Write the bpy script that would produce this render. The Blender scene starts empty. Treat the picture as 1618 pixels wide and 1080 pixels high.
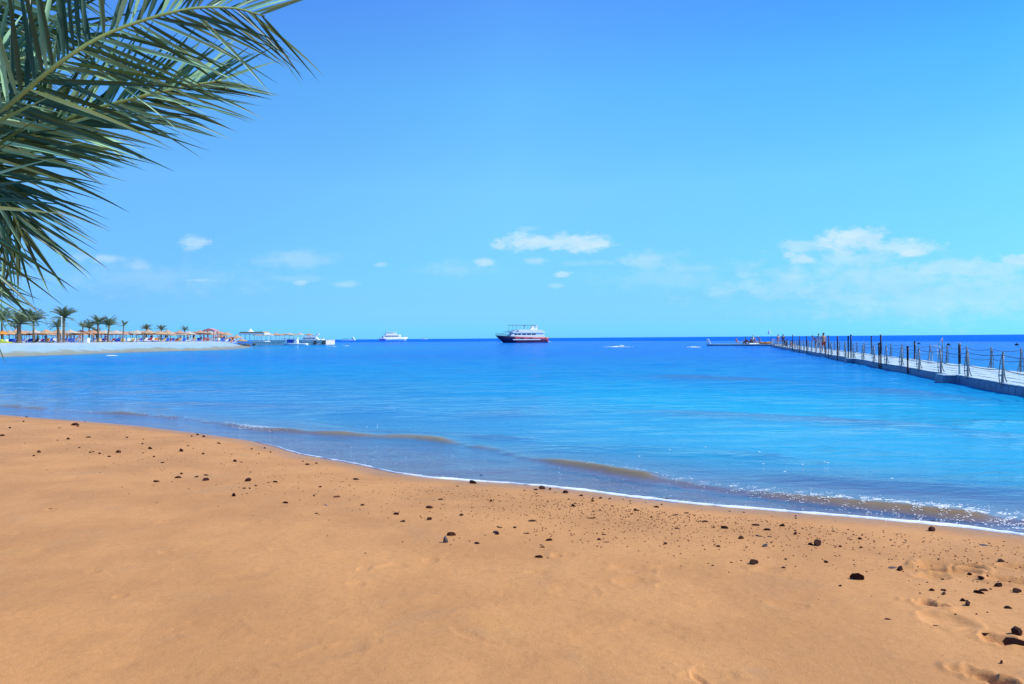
import bpy, bmesh, math, random
import numpy as np
from mathutils import Vector, Matrix, noise
R = math.radians
random.seed(11); rng = np.random.default_rng(5)
scene = bpy.context.scene
COL = scene.collection

# ------------------------------------------------------------------ camera
FPX = 1079.0; CAMZ = 1.8
pit = math.atan(6.0/FPX); rol = 0.0075
fw = Vector((0, math.cos(pit), -math.sin(pit)))
rt = Vector((1, 0, 0)); up = rt.cross(fw)
rt2 = rt*math.cos(rol) - up*math.sin(rol); up2 = up*math.cos(rol) + rt*math.sin(rol)
cam = bpy.data.objects.new('camera', bpy.data.cameras.new('camera')); COL.objects.link(cam)
cam.data.lens = 24.0; cam.data.sensor_width = 36.0; cam.data.clip_start = 0.05; cam.data.clip_end = 60000
M = Matrix((rt2, up2, -fw)).transposed().to_4x4(); M.translation = (0, 0, CAMZ)
cam.matrix_world = M; scene.camera = cam
C0 = Vector((0, 0, CAMZ))
def ray(px, py): return fw + rt2*((px-809)/FPX) + up2*((540-py)/FPX)
def P(px, py, z=0.0):                      # photo pixel -> ground point at height z
    d = ray(px, py); t = (z-CAMZ)/d.z
    return C0 + d*t
def PD(px, py, D): return C0 + ray(px, py)*D   # photo pixel at a depth
def hor(px): return 534 - (px-809)*0.0075
def LX(px, d): return (px-809)/FPX*d

# ------------------------------------------------------------------ sky, sun, exposure
SUN_AZ, SUN_EL = R(93), R(44)
w = bpy.data.worlds.new('World'); scene.world = w; w.use_nodes = True
nt = w.node_tree; nt.nodes.clear(); L = nt.links
def N(tree, t, **k):
    n = tree.nodes.new(t)
    for a, v in k.items(): setattr(n, a, v)
    return n
sky = N(nt, 'ShaderNodeTexSky', sky_type='NISHITA', sun_disc=False)
sky.sun_elevation = SUN_EL; sky.sun_rotation = SUN_AZ; sky.altitude = 0; sky.air_density = 1.0; sky.dust_density = 0.3; sky.ozone_density = 2.0
tc = N(nt, 'ShaderNodeTexCoord')
sep = N(nt, 'ShaderNodeSeparateXYZ'); L.new(tc.outputs['Generated'], sep.inputs[0])
def mth(tree, op, a, b=None, c=None, clamp=False):
    n = N(tree, 'ShaderNodeMath', operation=op); n.use_clamp = clamp
    for i, v in enumerate((a, b, c)):
        if v is None: continue
        if isinstance(v, (int, float)): n.inputs[i].default_value = v
        else: tree.links.new(v, n.inputs[i])
    return n.outputs[0]
# tone of the clear air by elevation
ramp = N(nt, 'ShaderNodeValToRGB'); L.new(mth(nt, 'MULTIPLY', sep.outputs[2], 2.0), ramp.inputs[0])
SKYT = [(0.0, (.317,1.259,2.889)), (.03, (.331,1.166,2.359)), (.054, (.392,1.098,2.105)), (.11, (.473,1.115,1.827)), (.424, (.918,1.839,2.005)), (.671, (.898,2.047,2.462)), (.874, (.845,1.785,2.751)), (1.0, (.84,1.55,2.3))]
cr = ramp.color_ramp
while len(cr.elements) < len(SKYT): cr.elements.new(0.5)
for e, (p, c) in zip(cr.elements, SKYT): e.position = p; e.color = (*c, 1)
mul = N(nt, 'ShaderNodeMix', data_type='RGBA', blend_type='MULTIPLY'); mul.inputs[0].default_value = 1
L.new(sky.outputs[0], mul.inputs[6]); L.new(ramp.outputs[0], mul.inputs[7])
side = N(nt, 'ShaderNodeValToRGB'); L.new(mth(nt, 'ADD', mth(nt, 'MULTIPLY', sep.outputs[0], .8), .5), side.inputs[0])   # even out the tone to either side
cr = side.color_ramp; cr.elements.new(.5)
for e, (p, c) in zip(cr.elements, [(0.1, (.78,.76,.98)), (.5, (1,1,1)), (.93, (.38,.68,.80))]): e.position = p; e.color = (*c, 1)
mul2 = N(nt, 'ShaderNodeMix', data_type='RGBA', blend_type='MULTIPLY'); mul2.inputs[0].default_value = 1
L.new(mth(nt, 'ADD', mth(nt, 'MULTIPLY', sep.outputs[2], 2.4), mth(nt, 'MULTIPLY', sep.outputs[0], -1.7, clamp=True), clamp=True), mul2.inputs[0]); L.new(mul.outputs[2], mul2.inputs[6]); L.new(side.outputs[0], mul2.inputs[7])
skycol = mul2.outputs[2]
# clouds low over the sea, placed by direction
ys = mth(nt, 'MAXIMUM', sep.outputs[1], 0.02)
uu = mth(nt, 'DIVIDE', sep.outputs[0], ys); vv = mth(nt, 'DIVIDE', sep.outputs[2], ys)
uv = N(nt, 'ShaderNodeCombineXYZ'); L.new(uu, uv.inputs[0]); L.new(vv, uv.inputs[1])
def wn(sc, det, rough=.6):
    n = N(nt, 'ShaderNodeTexNoise'); n.inputs['Scale'].default_value = sc; n.inputs['Detail'].default_value = det
    n.inputs['Roughness'].default_value = rough; return n
st = N(nt, 'ShaderNodeVectorMath', operation='MULTIPLY'); L.new(uv.outputs[0], st.inputs[0]); st.inputs[1].default_value = (1, 1.8, 1)
w1 = wn(28, 8, .62); L.new(st.outputs[0], w1.inputs[0])
w2 = wn(9, 6, .6); L.new(st.outputs[0], w2.inputs[0])
n1 = mth(nt, 'SUBTRACT', w1.outputs[0], 0.5); n2 = mth(nt, 'SUBTRACT', w2.outputs[0], 0.5)
CL = [(862,382,74,14,.88),(925,387,48,10,.85),(818,382,34,9,.5),(880,376,26,10,.7),(832,361,18,4,.25),
 (1345,382,62,22,.85),(1290,387,56,11,.55),(1400,390,66,14,.7),(1272,409,32,9,.7),(1440,399,28,7,.8),(1350,410,100,17,.5),(1248,403,10,5,.6),
 (1530,422,115,15,.55),(1605,411,34,9,.75),(1490,420,24,6,.5),(310,381,24,10,.62),(765,414,17,7,.62),(850,411,20,6,.5),(888,433,14,5,.6),
 (880,451,16,4,.35),(930,415,38,6,.35),(1030,410,52,14,.42),(1095,424,60,9,.3),(1180,434,30,8,.45),(475,446,11,4,.5),(540,449,25,5,.4),
 (310,442,32,3,.5),(600,418,13,4,.45),(170,408,32,7,.5),(225,418,32,8,.4),(120,405,30,9,.3),(460,410,75,14,.3),(720,425,70,16,.2),
 (1060,440,130,22,.2),(1400,445,300,40,.42),(1500,470,240,40,.36),(240,440,200,26,.18),(460,440,60,6,.2)]
tot = None
for (cx, cy, rx, ry, s) in CL:
    d = ray(cx, cy); u0, v0 = d.x/d.y, d.z/d.y
    a = mth(nt, 'DIVIDE', mth(nt, 'SUBTRACT', uu, u0), rx*1.15/FPX); b = mth(nt, 'DIVIDE', mth(nt, 'SUBTRACT', vv, v0), ry*1.15/FPX)
    q = mth(nt, 'SQRT', mth(nt, 'ADD', mth(nt, 'MULTIPLY', a, a), mth(nt, 'MULTIPLY', b, b)))
    q = mth(nt, 'SUBTRACT', q, mth(nt, 'MULTIPLY', n1, 2.6)); q = mth(nt, 'SUBTRACT', q, mth(nt, 'MULTIPLY', n2, 1.2))
    mr = N(nt, 'ShaderNodeMapRange', interpolation_type='SMOOTHSTEP'); L.new(q, mr.inputs[0])
    mr.inputs[1].default_value = 1.15; mr.inputs[2].default_value = 0.35 if s > .5 else 0.0; mr.inputs[3].default_value = 0; mr.inputs[4].default_value = s
    tot = mr.outputs[0] if tot is None else mth(nt, 'MAXIMUM', tot, mr.outputs[0])
front = mth(nt, 'GREATER_THAN', sep.outputs[1], 0.05)
tot = mth(nt, 'MULTIPLY', tot, front)
w3 = wn(20, 5, .6); L.new(st.outputs[0], w3.inputs[0])
ccol = N(nt, 'ShaderNodeMix', data_type='RGBA'); L.new(mth(nt, 'MULTIPLY', mth(nt, 'SUBTRACT', w3.outputs[0], .3), 2.2, clamp=True), ccol.inputs[0])
CLS = 10.0   # clouds are given in the units of the sky before its strength
ccol.inputs[6].default_value = (.50*CLS, .78*CLS, 1.0*CLS, 1); ccol.inputs[7].default_value = (.80*CLS, .94*CLS, 1.02*CLS, 1)
cm = N(nt, 'ShaderNodeMix', data_type='RGBA'); L.new(mth(nt, 'MULTIPLY', tot, .92), cm.inputs[0]); L.new(skycol, cm.inputs[6]); L.new(ccol.outputs[2], cm.inputs[7])
bg = N(nt, 'ShaderNodeBackground'); L.new(cm.outputs[2], bg.inputs[0]); bg.inputs[1].default_value = 0.1
L.new(bg.outputs[0], N(nt, 'ShaderNodeOutputWorld').inputs[0])
sd = bpy.data.lights.new('sun', 'SUN'); sd.energy = 5.0; sd.angle = R(0.53); sd.color = (1, .95, .86)
so = bpy.data.objects.new('sun', sd); COL.objects.link(so)
sdir = Vector((math.sin(SUN_AZ)*math.cos(SUN_EL), math.cos(SUN_AZ)*math.cos(SUN_EL), math.sin(SUN_EL)))
so.rotation_euler = sdir.to_track_quat('Z', 'Y').to_euler(); so.location = (30, 30, 60)
scene.view_settings.view_transform = 'Standard'; scene.view_settings.look = 'None'
scene.view_settings.exposure = 0.0; scene.view_settings.gamma = 1.0; scene.view_settings.use_curve_mapping = False

# ------------------------------------------------------------------ helpers
def mat(name, col, rough=.7, col2=None, sc=8.0, spec=.3, bump=0, bsc=40, metal=0, trans=0):
    m = bpy.data.materials.new(name); m.use_nodes = True; t = m.node_tree; b = t.nodes['Principled BSDF']
    b.inputs['Roughness'].default_value = rough; b.inputs['Specular IOR Level'].default_value = spec; b.inputs['Metallic'].default_value = metal
    if col2 is None: col2 = tuple(c*.78 for c in col)
    tcn = N(t, 'ShaderNodeTexCoord'); nz = N(t, 'ShaderNodeTexNoise'); nz.inputs['Scale'].default_value = sc; nz.inputs['Detail'].default_value = 5
    t.links.new(tcn.outputs['Object'], nz.inputs[0])
    r = N(t, 'ShaderNodeValToRGB'); t.links.new(nz.outputs[0], r.inputs[0])
    r.color_ramp.elements[0].position = .35; r.color_ramp.elements[0].color = (*col2, 1)
    r.color_ramp.elements[1].position = .65; r.color_ramp.elements[1].color = (*col, 1)
    t.links.new(r.outputs[0], b.inputs['Base Color'])
    if bump:
        n = N(t, 'ShaderNodeTexNoise'); n.inputs['Scale'].default_value = bsc; n.inputs['Detail'].default_value = 4; t.links.new(tcn.outputs['Object'], n.inputs[0])
        bp = N(t, 'ShaderNodeBump'); bp.inputs['Strength'].default_value = .6; bp.inputs['Distance'].default_value = bump
        t.links.new(n.outputs[0], bp.inputs['Height']); t.links.new(bp.outputs[0], b.inputs['Normal'])
    if trans:
        tr = N(t, 'ShaderNodeBsdfTranslucent'); tr.inputs[0].default_value = (col[0]*1.3, col[1]*1.5, col[2]*.6, 1)
        mx = N(t, 'ShaderNodeMixShader'); mx.inputs[0].default_value = trans
        t.links.new(b.outputs[0], mx.inputs[1]); t.links.new(tr.outputs[0], mx.inputs[2])
        t.links.new(mx.outputs[0], t.nodes['Material Output'].inputs[0])
    return m
def tag(o, label=None, cat=None, group=None, kind=None):
    if label: o['label'] = label
    if cat: o['category'] = cat
    if group: o['group'] = group
    if kind: o['kind'] = kind
    return o
def empty(name, loc, rz=0, label=None, cat=None, group=None):
    o = bpy.data.objects.new(name, None); COL.objects.link(o); o.empty_display_size = .1
    o.location = loc; o.rotation_euler = (0, 0, rz)
    return tag(o, label, cat, group)
class MB:
    def __init__(s): s.v = []; s.f = []
    def add(s, vs, fs):
        o = len(s.v); s.v += [tuple(v) for v in vs]; s.f += [tuple(i+o for i in f) for f in fs]; return s
    def box(s, c, h, rz=0, taper=1.0, rx=0):
        c = Vector(c); rot = Matrix.Rotation(rz, 3, 'Z') @ Matrix.Rotation(rx, 3, 'X'); vs = []
        for z in (-1, 1):
            k = taper if z > 0 else 1
            for x, y in ((-1,-1),(1,-1),(1,1),(-1,1)): vs.append(c + rot @ Vector((x*h[0]*k, y*h[1]*k, z*h[2])))
        return s.add(vs, [(3,2,1,0),(4,5,6,7),(0,1,5,4),(1,2,6,5),(2,3,7,6),(3,0,4,7)])
    def tube(s, pts, rad, n=6, cap=True):
        pts = [Vector(p) for p in pts]; rs = rad if isinstance(rad, (list, tuple)) else [rad]*len(pts); vs = []; fs = []
        for i, p in enumerate(pts):
            t = (pts[min(i+1, len(pts)-1)] - pts[max(i-1, 0)]).normalized()
            a = t.cross(Vector((0, 0, 1)) if abs(t.z) < .9 else Vector((1, 0, 0))).normalized(); b = t.cross(a)
            for k in range(n): an = 2*math.pi*k/n; vs.append(p + (a*math.cos(an) + b*math.sin(an))*rs[i])
        for i in range(len(pts)-1):
            for k in range(n): fs.append((i*n+k, i*n+(k+1) % n, (i+1)*n+(k+1) % n, (i+1)*n+k))
        if cap: fs.append(tuple(range(n))[::-1]); fs.append(tuple((len(pts)-1)*n+k for k in range(n)))
        return s.add(vs, fs)
    def lathe(s, prof, c=(0,0,0), n=12, jit=0):
        vs = []; fs = []
        for (r, z) in prof:
            for k in range(n):
                an = 2*math.pi*k/n; q = r*(1+random.uniform(-jit, jit)); vs.append((c[0]+q*math.cos(an), c[1]+q*math.sin(an), c[2]+z+random.uniform(-jit, jit)*.4*(r > .05)))
        for i in range(len(prof)-1):
            for k in range(n): fs.append((i*n+k, i*n+(k+1) % n, (i+1)*n+(k+1) % n, (i+1)*n+k))
        return s.add(vs, fs)
    def prism(s, prof, y0, y1, taper=0):   # side profile (x,z) extruded across y
        n = len(prof); cx = sum(p[0] for p in prof)/n
        vs = [(x, y0, z) for x, z in prof] + [(x, y1, z) for x, z in prof]
        fs = [tuple(range(n)), tuple(range(2*n-1, n-1, -1))] + [(i+n, (i+1) % n+n, (i+1) % n, i) for i in range(n)]
        return s.add(vs, fs)
    def build(s, name, m, parent=None, smooth=False):
        me = bpy.data.meshes.new(name); me.from_pydata(s.v, [], s.f); me.validate()
        bm = bmesh.new(); bm.from_mesh(me); bmesh.ops.recalc_face_normals(bm, faces=bm.faces); bm.to_mesh(me); bm.free()
        if smooth: me.polygons.foreach_set('use_smooth', [True]*len(me.polygons))
        me.materials.append(m); o = bpy.data.objects.new(name, me); COL.objects.link(o)
        if parent: o.parent = parent
        return o
def copy_tree(o, parent=None):
    c = o.copy(); COL.objects.link(c); c.parent = parent
    if parent is None and 'label' in c: pass
    for ch in list(o.children): copy_tree(ch, c)
    return c
ONES = 'first second third fourth fifth sixth seventh eighth ninth tenth eleventh twelfth thirteenth fourteenth fifteenth sixteenth seventeenth eighteenth nineteenth'.split()
def ordn(i):
    if i <= 19: return ONES[i-1]
    T = {2: 'twent', 3: 'thirt', 4: 'fort', 5: 'fift', 6: 'sixt'}[i//10]
    return T+'ieth' if i % 10 == 0 else T+'y-'+ONES[i % 10-1]

# ------------------------------------------------------------------ shoreline and ground heights
SH = [P(x, y) for x, y in [(1618,846),(1530,834.5),(1450,826),(1350,817.5),(1250,809.5),(1150,801),(1060,793),(990,784.5),(920,775),(850,767.5),(760,761),(680,755),(620,747),(570,735),(520,726),(470,717),(430,704),(400,697),(370,692),(300,683),(220,673),(140,666),(60,660),(0,655)]]
SH = [(v.x, v.y) for v in SH]
land = [(-5000,-5000),(5000,-5000),(5000,-1500),(200,-60),(30,-6),(10,3.2),(6.2,5.1)] + SH + [(-18,20),(-30,25),(-52,38),(-75,55),(-80,70),(-68,80),(-63,84),(-61.5,92),(-62,102),(-62.5,112),(-60,120),(-57,125),(-58,140),(-63,160),(-69,180),(-73,190),(-80,197),(-92,215),(-100,235),(-140,262),(-300,300),(-900,420),(-5000,800)]
def smooth_poly(pts, lo, hi):
    return pts
def segdist(X, Y, pts, closed):
    best = np.full(X.shape, 1e9); side = np.zeros(X.shape); n = len(pts); along = np.zeros(X.shape); acc = 0
    for i in range(n if closed else n-1):
        ax, ay = pts[i]; bx, by = pts[(i+1) % n]; dx, dy = bx-ax, by-ay; l2 = dx*dx+dy*dy
        t = np.clip(((X-ax)*dx+(Y-ay)*dy)/l2, 0, 1); d = np.hypot(X-ax-t*dx, Y-ay-t*dy); m = d < best
        best = np.where(m, d, best); side = np.where(m, (X-ax)*dy-(Y-ay)*dx, side); along = np.where(m, (acc+t*math.sqrt(l2)), along); acc += math.sqrt(l2)
    return best, side, along
def inside(X, Y, pts):
    c = np.zeros(X.shape, bool); n = len(pts)
    for i in range(n):
        ax, ay = pts[i]; bx, by = pts[(i+1) % n]
        if ay == by: continue
        c ^= ((ay > Y) != (by > Y)) & (X < (bx-ax)*(Y-ay)/(by-ay)+ax)
    return c
def sst(a, b, x): t = np.clip((x-a)/(b-a), 0, 1); return t*t*(3-2*t)
def vnoise(X, Y, s, seed=0):      # smooth value noise
    x = X/s+seed*17.3; y = Y/s+seed*9.1; xi = np.floor(x); yi = np.floor(y); fx = x-xi; fy = y-yi
    fx = fx*fx*(3-2*fx); fy = fy*fy*(3-2*fy)
    def h(a, b): v = np.sin(a*127.1+b*311.7+seed*74.7)*43758.5453; return v-np.floor(v)
    return (h(xi,yi)*(1-fx)+h(xi+1,yi)*fx)*(1-fy)+(h(xi,yi+1)*(1-fx)+h(xi+1,yi+1)*fx)*fy - .5
PRINTS = []
def gprint(px, py, a, b, rot, dep): PRINTS.append((px, py, a, b, rot, dep))
for q in [(1213,885,.10,.045,.3,.018),(1000,888,.14,.06,-.2,.02),(1002,910,.12,.05,.2,.02),(1050,884,.1,.04,0,.014),(1492,868,.17,.06,-.3,.02),(1488,880,.13,.045,-.7,.03),(1530,873,.1,.04,-.5,.03),(1527,881,.09,.035,-.5,.025),(1475,892,.09,.05,0,.016),(1610,899,.16,.06,-.5,.035),(1610,872,.12,.05,-.5,.02),
          (1245,945,.11,.04,-.2,.016),(1495,965,.12,.07,-.4,.014),(1578,998,.085,.04,-.5,.03),(1468,938,.09,.025,-.6,.028),(1560,1062,.13,.04,-.9,.026),(1590,1070,.1,.03,-.9,.022),(1465,935,.04,.03,0,.02),(1480,870,.12,.06,0,.015),
          (890,866,.09,.04,.1,.014),(880,866,.04,.03,0,.02),(680,878,.05,.04,0,.014),(620,888,.09,.05,.2,.012),(575,893,.05,.04,0,.012),(563,919,.05,.03,0,.012),(720,870,.09,.025,0,.012),(910,925,.14,.07,-.3,.012),(850,895,.08,.03,.1,.012),(1120,1068,.12,.05,-.2,.018),(1105,1072,.02,.05,.3,.02),
          (742,1003,.14,.022,-.7,.010),(752,895,.1,.03,.1,.01),(80,803,.06,.025,-.5,.016),(190,942,.035,.03,0,.014),(145,903,.06,.02,-.3,.013),(27,842,.04,.03,0,.01),(310,776,.3,.04,.1,.01),(265,818,.1,.025,.1,.015),(310,826,.11,.02,0,.012),(352,835,.07,.02,.2,.012),(440,862,.06,.02,.2,.012),(415,820,.25,.05,-.1,.012),
          (260,870,.06,.02,-.2,.013),(66,868,.06,.02,-.2,.012),(390,905,.16,.06,.4,.01),(330,995,.2,.07,-.2,.01),(520,1030,.22,.05,.5,.012),(1160,905,.3,.12,.1,.01),(1000,1000,.3,.1,.3,.009),(700,950,.35,.08,.25,.009)]: gprint(*q)
_WP = None
def gz(X, Y, detail=True):
    global _WP
    d, _, _ = segdist(X, Y, land, True); ins = inside(X, Y, land); s = np.where(ins, d, -d)
    spit = sst(-25, -40, X)*sst(40, 60, Y)
    beach = .26*(1-np.exp(-np.maximum(s, 0)/3.2)) + .012*np.clip(s-6, 0, 60) + .6*sst(8, 40, s)
    sp = 1.4*sst(0.2, 7.5, s)+.12*sst(0, .6, s)
    zl = beach*(1-spit)+sp*spit
    e = -s
    dep = .055*np.clip(e, 0, 5) + .022*np.clip(e-5, 0, 50) + .006*np.clip(e-55, 0, 60)+ 9*sst(130, 300, e)
    dep = dep + .06*np.clip(e, 0, .5)*spit*6
    z = np.where(ins, zl, -dep)
    if detail:
        near = np.exp(-np.hypot(X, Y)/25)
        amp = np.clip(.25+s*.35, 0, 1)*near*ins
        z = z + amp*(vnoise(X, Y, 1.3, 1)*.030 + vnoise(X, Y, .45, 2)*.013 + vnoise(X, Y, .16, 3)*.0045)
        z = z + .22*spit*ins*(vnoise(X, Y, 2.5, 4)+vnoise(X, Y, .9, 5)*.5)
        if _WP is None:
            _WP = []
            for (px, py, a, b, ro, dp) in PRINTS:
                dp *= 1.25 if px > 1400 else .5; p = P(px, py, .2); _WP.append((p.x, p.y, a, b, ro, dp))
        for (x0, y0, a, b, ro, dp) in _WP:
            m = (abs(X-x0) < .8) & (abs(Y-y0) < .8)
            if not m.any(): continue
            xx = X[m]-x0; yy = Y[m]-y0; c, s_ = math.cos(ro), math.sin(ro)
            jj = 1+.5*vnoise(X[m], Y[m], .05, 8)
            q = np.sqrt(((xx*c+yy*s_)/a)**2+((-xx*s_+yy*c)/(b*1.5))**2)*jj
            z[m] += -dp*np.exp(-(q**4))+dp*.38*np.exp(-((q-1.35)/.28)**2)
    return z
def G(x, y, detail=True): return float(gz(np.array([x], float), np.array([y], float), detail)[0])
def PG(px, py):                      # photo pixel onto the sand itself
    z = .15
    for _ in range(4): p = P(px, py, z); z = G(p.x, p.y)
    return Vector((p.x, p.y, z))

def polar(rads, az):
    A, RR = np.meshgrid(az, rads); X = RR*np.sin(A); Y = RR*np.cos(A); nr, na = X.shape
    i = np.arange(nr-1)[:, None]*na + np.arange(na)[None, :]; j = np.arange(nr-1)[:, None]*na + (np.arange(na)[None, :]+1) % na
    F = np.stack([i, j, j+na, i+na], -1).reshape(-1, 4)
    return X.ravel(), Y.ravel(), F
def grid_obj(name, X, Y, Z, F, m, attrs={}):
    me = bpy.data.meshes.new(name); nv = len(X); nf = len(F)
    me.vertices.add(nv); co = np.stack([X, Y, Z], -1).astype(np.float32); me.vertices.foreach_set('co', co.ravel())
    me.loops.add(nf*4); me.loops.foreach_set('vertex_index', F.astype(np.int32).ravel())
    me.polygons.add(nf); me.polygons.foreach_set('loop_start', (np.arange(nf)*4).astype(np.int32))
    me.polygons.foreach_set('use_smooth', np.ones(nf, bool)); me.update(calc_edges=True)
    for k, v in attrs.items():
        a = me.attributes.new(k, 'FLOAT', 'POINT'); a.data.foreach_set('value', v.astype(np.float32))
    me.materials.append(m); o = bpy.data.objects.new(name, me); COL.objects.link(o); return o
azs = np.concatenate([np.linspace(R(-46), R(46), 900), np.linspace(R(46), R(314), 110)[1:-1]])
def geo(a, b, q): return list(np.exp(np.arange(math.log(a), math.log(b), q)))
# sand material
ms = bpy.data.materials.new('sand'); ms.use_nodes = True; t = ms.node_tree; b = t.nodes['Principled BSDF']; TL = t.links
geo_n = N(t, 'ShaderNodeNewGeometry'); pos = geo_n.outputs['Position']
def tn(tree, sc, det=4, rough=.6, vec=None, dist=0):
    n = N(tree, 'ShaderNodeTexNoise'); n.inputs['Scale'].default_value = sc; n.inputs['Detail'].default_value = det; n.inputs['Roughness'].default_value = rough; n.inputs['Distortion'].default_value = dist
    if vec is not None: tree.links.new(vec, n.inputs[0])
    return n.outputs[0]
def tr(tree, v, a, b_, c=0, d=1, smooth=True):
    n = N(tree, 'ShaderNodeMapRange', interpolation_type='SMOOTHSTEP' if smooth else 'LINEAR'); tree.links.new(v, n.inputs[0])
    for i, x in enumerate((a, b_, c, d)): n.inputs[i+1].default_value = x
    return n.outputs[0]
def tm(tree, f, a, b_, bt='MIX'):
    n = N(tree, 'ShaderNodeMix', data_type='RGBA', blend_type=bt)
    for i, v in ((0, f), (6, a), (7, b_)):
        if isinstance(v, (int, float)): n.inputs[i].default_value = v
        elif isinstance(v, tuple): n.inputs[i].default_value = (*v, 1)
        else: tree.links.new(v, n.inputs[i])
    return n.outputs[2]
SAND_A, SAND_B = (.665, .314, .110), (.54, .25, .086)
c = tm(t, tr(t, tn(t, .9, 5, .6, pos), .35, .65), SAND_A, SAND_B)
c = tm(t, tr(t, tn(t, 2.6, 4, .6, pos), .55, .75, 0, .5), c, (.62, .30, .09))
c = tm(t, tr(t, tn(t, 1.7, 4, .6, pos, .5), .56, .78, 0, .45), c, (.42, .26, .13))
c = tm(t, tr(t, tn(t, 26, 5, .65, pos), .45, .8, 0, .45), c, (.38, .18, .065))
c = tm(t, tr(t, tn(t, 9, 5, .65, pos), .55, .85, 0, .4), c, (.66, .37, .17))
c = tm(t, tr(t, tn(t, 240, 2, .5, pos), .35, .7, 0, .38), c, (.27, .13, .06))
c = tm(t, tr(t, tn(t, 180, 2, .5, pos), .68, .78, 0, .5), c, (.75, .58, .40))
at = N(t, 'ShaderNodeAttribute', attribute_name='spit'); pale = tm(t, tn(t, .5, 5, .6, pos), (.64, .68, .68), (.42, .48, .50))
wl = N(t, 'ShaderNodeAttribute', attribute_name='shore')
pale = tm(t, mth(t, 'ADD', tr(t, wl.outputs['Fac'], 9.5, 4.0, 0, .75), mth(t, 'MULTIPLY', tn(t, .35, 4, .6, pos), .3)), pale, (.27, .42, .50))
pale = tm(t, mth(t, 'MULTIPLY', tr(t, mth(t, 'ADD', wl.outputs['Fac'], mth(t, 'MULTIPLY', mth(t, 'SUBTRACT', tn(t, .22, 5, .65, pos), .5), 7.0)), 3.2, 1.6, 0, .9), tr(t, wl.outputs['Fac'], 4.5, 3.0)), pale, (.26, .27, .20))
c = tm(t, at.outputs['Fac'], c, pale)
wet = tr(t, mth(t, 'ADD', wl.outputs['Fac'], mth(t, 'MULTIPLY', mth(t, 'SUBTRACT', tn(t, 1.4, 4, .6, pos), .5), .5)), .55, .05)
c = tm(t, mth(t, 'MULTIPLY', wet, .5), c, (.33, .18, .09))
TL.new(c, b.inputs['Base Color']); b.inputs['Specular IOR Level'].default_value = .25
TL.new(mth(t, 'SUBTRACT', .9, mth(t, 'MULTIPLY', wet, .45)), b.inputs['Roughness'])
h = mth(t, 'ADD', mth(t, 'MULTIPLY', tn(t, 6, 6, .68, pos), .022), mth(t, 'MULTIPLY', tn(t, 110, 3, .6, pos), .0026))
bp = N(t, 'ShaderNodeBump'); bp.inputs['Strength'].default_value = .55; bp.inputs['Distance'].default_value = 1.0
TL.new(h, bp.inputs['Height']); TL.new(bp.outputs[0], b.inputs['Normal'])
rg = [.02, .3, .8, 1.4, 2.0]+geo(2.4, 26, .0055)+geo(26, 260, .02)+geo(260, 40000, .12)
X, Y, F = polar(rg, azs); Z = gz(X, Y)
dd, _, _ = segdist(X, Y, land, True); ii = inside(X, Y, land)
grid_obj('ground', X, Y, Z, F, ms, {'spit': sst(-28, -45, X)*sst(30, 60, Y), 'shore': np.where(ii, dd, -dd)})['kind'] = 'structure'

# ------------------------------------------------------------------ water
RIDGE = [(-300,628),(0,642),(100,650),(200,655),(300,662),(370,674),(430,680),(500,686),(590,690),(660,694),(735,703),(795,713),(830,723),(900,735),(1000,751),(1100,766),(1200,781),(1300,793),(1400,804),(1500,814),(1618,827),(1800,846)]
RW = [(P(x, y).x, P(x, y).y) for x, y in RIDGE]
SW = [([(400,664),(480,670),(560,680),(680,686),(800,690)], .028, .16, .5), ([(820,648),(950,650),(1100,654),(1300,663),(1450,674),(1700,694)], .04, .30, .9), ([(560,650),(700,655),(800,655)], .03, .3, .8),
      ([(850,704),(980,706),(1100,712),(1220,720)], .03, .20, .5), ([(1280,752),(1380,762),(1500,771),(1700,786)], .03, .14, .45), ([(100,632),(400,640),(640,646)], .03, .4, 1.0),([(960,590),(1200,600),(1500,625)], .03, .6, 1.6)]
BANDS = None
def wz(X, Y):
    d, s, al = segdist(X, Y, RW, False); sg = np.where(s < 0, d, -d)     # + on the seaward side
    jit = vnoise(al*1.0, X*0, .7, 3)*.12+vnoise(al, X*0, .2, 4)*.04
    sg = sg+jit
    amp = .058*np.clip(.70+2.0*vnoise(al, X*0, 1.1, 6)+.9*vnoise(al, X*0, .4, 16), .40, 1.3)
    z = np.where(sg > 0, np.exp(-(sg/.40)**2), np.exp(-(sg/.11)**2))*amp
    bands = np.zeros(X.shape)
    for pts, a, w1_, w2_ in SW:
        wp = [(P(x, y).x, P(x, y).y) for x, y in pts]
        d2, s2, a2 = segdist(X, Y, wp, False); g2 = np.where(s2 > 0, d2, -d2)+vnoise(a2, X*0, 1.2, 9)*.2
        m = np.where(g2 > 0, np.exp(-(g2/w2_)**2), np.exp(-(g2/w1_)**2))
        z = z+m*a*1.5*(.7+.8*vnoise(a2, X*0, 1.5, 7)); bands = np.maximum(bands, m*np.clip(.6+1.6*vnoise(a2, X*0, 2.5, 17), 0, 1))
    rr = np.hypot(X, Y)
    ds, _, _ = segdist(X, Y, land, True)
    k = sst(.6, 6, ds)
    z = z+k*np.clip(rr/20, .55, 1)*(vnoise(X*.5+Y*.1, Y, 1.0, 11)*.055+vnoise(X*.45-Y*.1, Y, .42, 12)*.026*sst(70, 25, rr)+vnoise(X*.35, Y, 3.0, 13)*.080)
    ch = np.exp(-((sg+.03)/.10)**2)*np.clip(.52+2.0*vnoise(al, X*0, 1.1, 6)+.8*vnoise(al, X*0, .4, 16), .15, 1)
    global BANDS; BANDS = bands
    return z*sst(0.0, .35, np.where(inside(X, Y, land), 0, ds)) , ch, ds
rw = [.5, 3.0]+geo(4.4, 30, .0055)+geo(30, 400, .012)+geo(400, 45000, .08)
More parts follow.
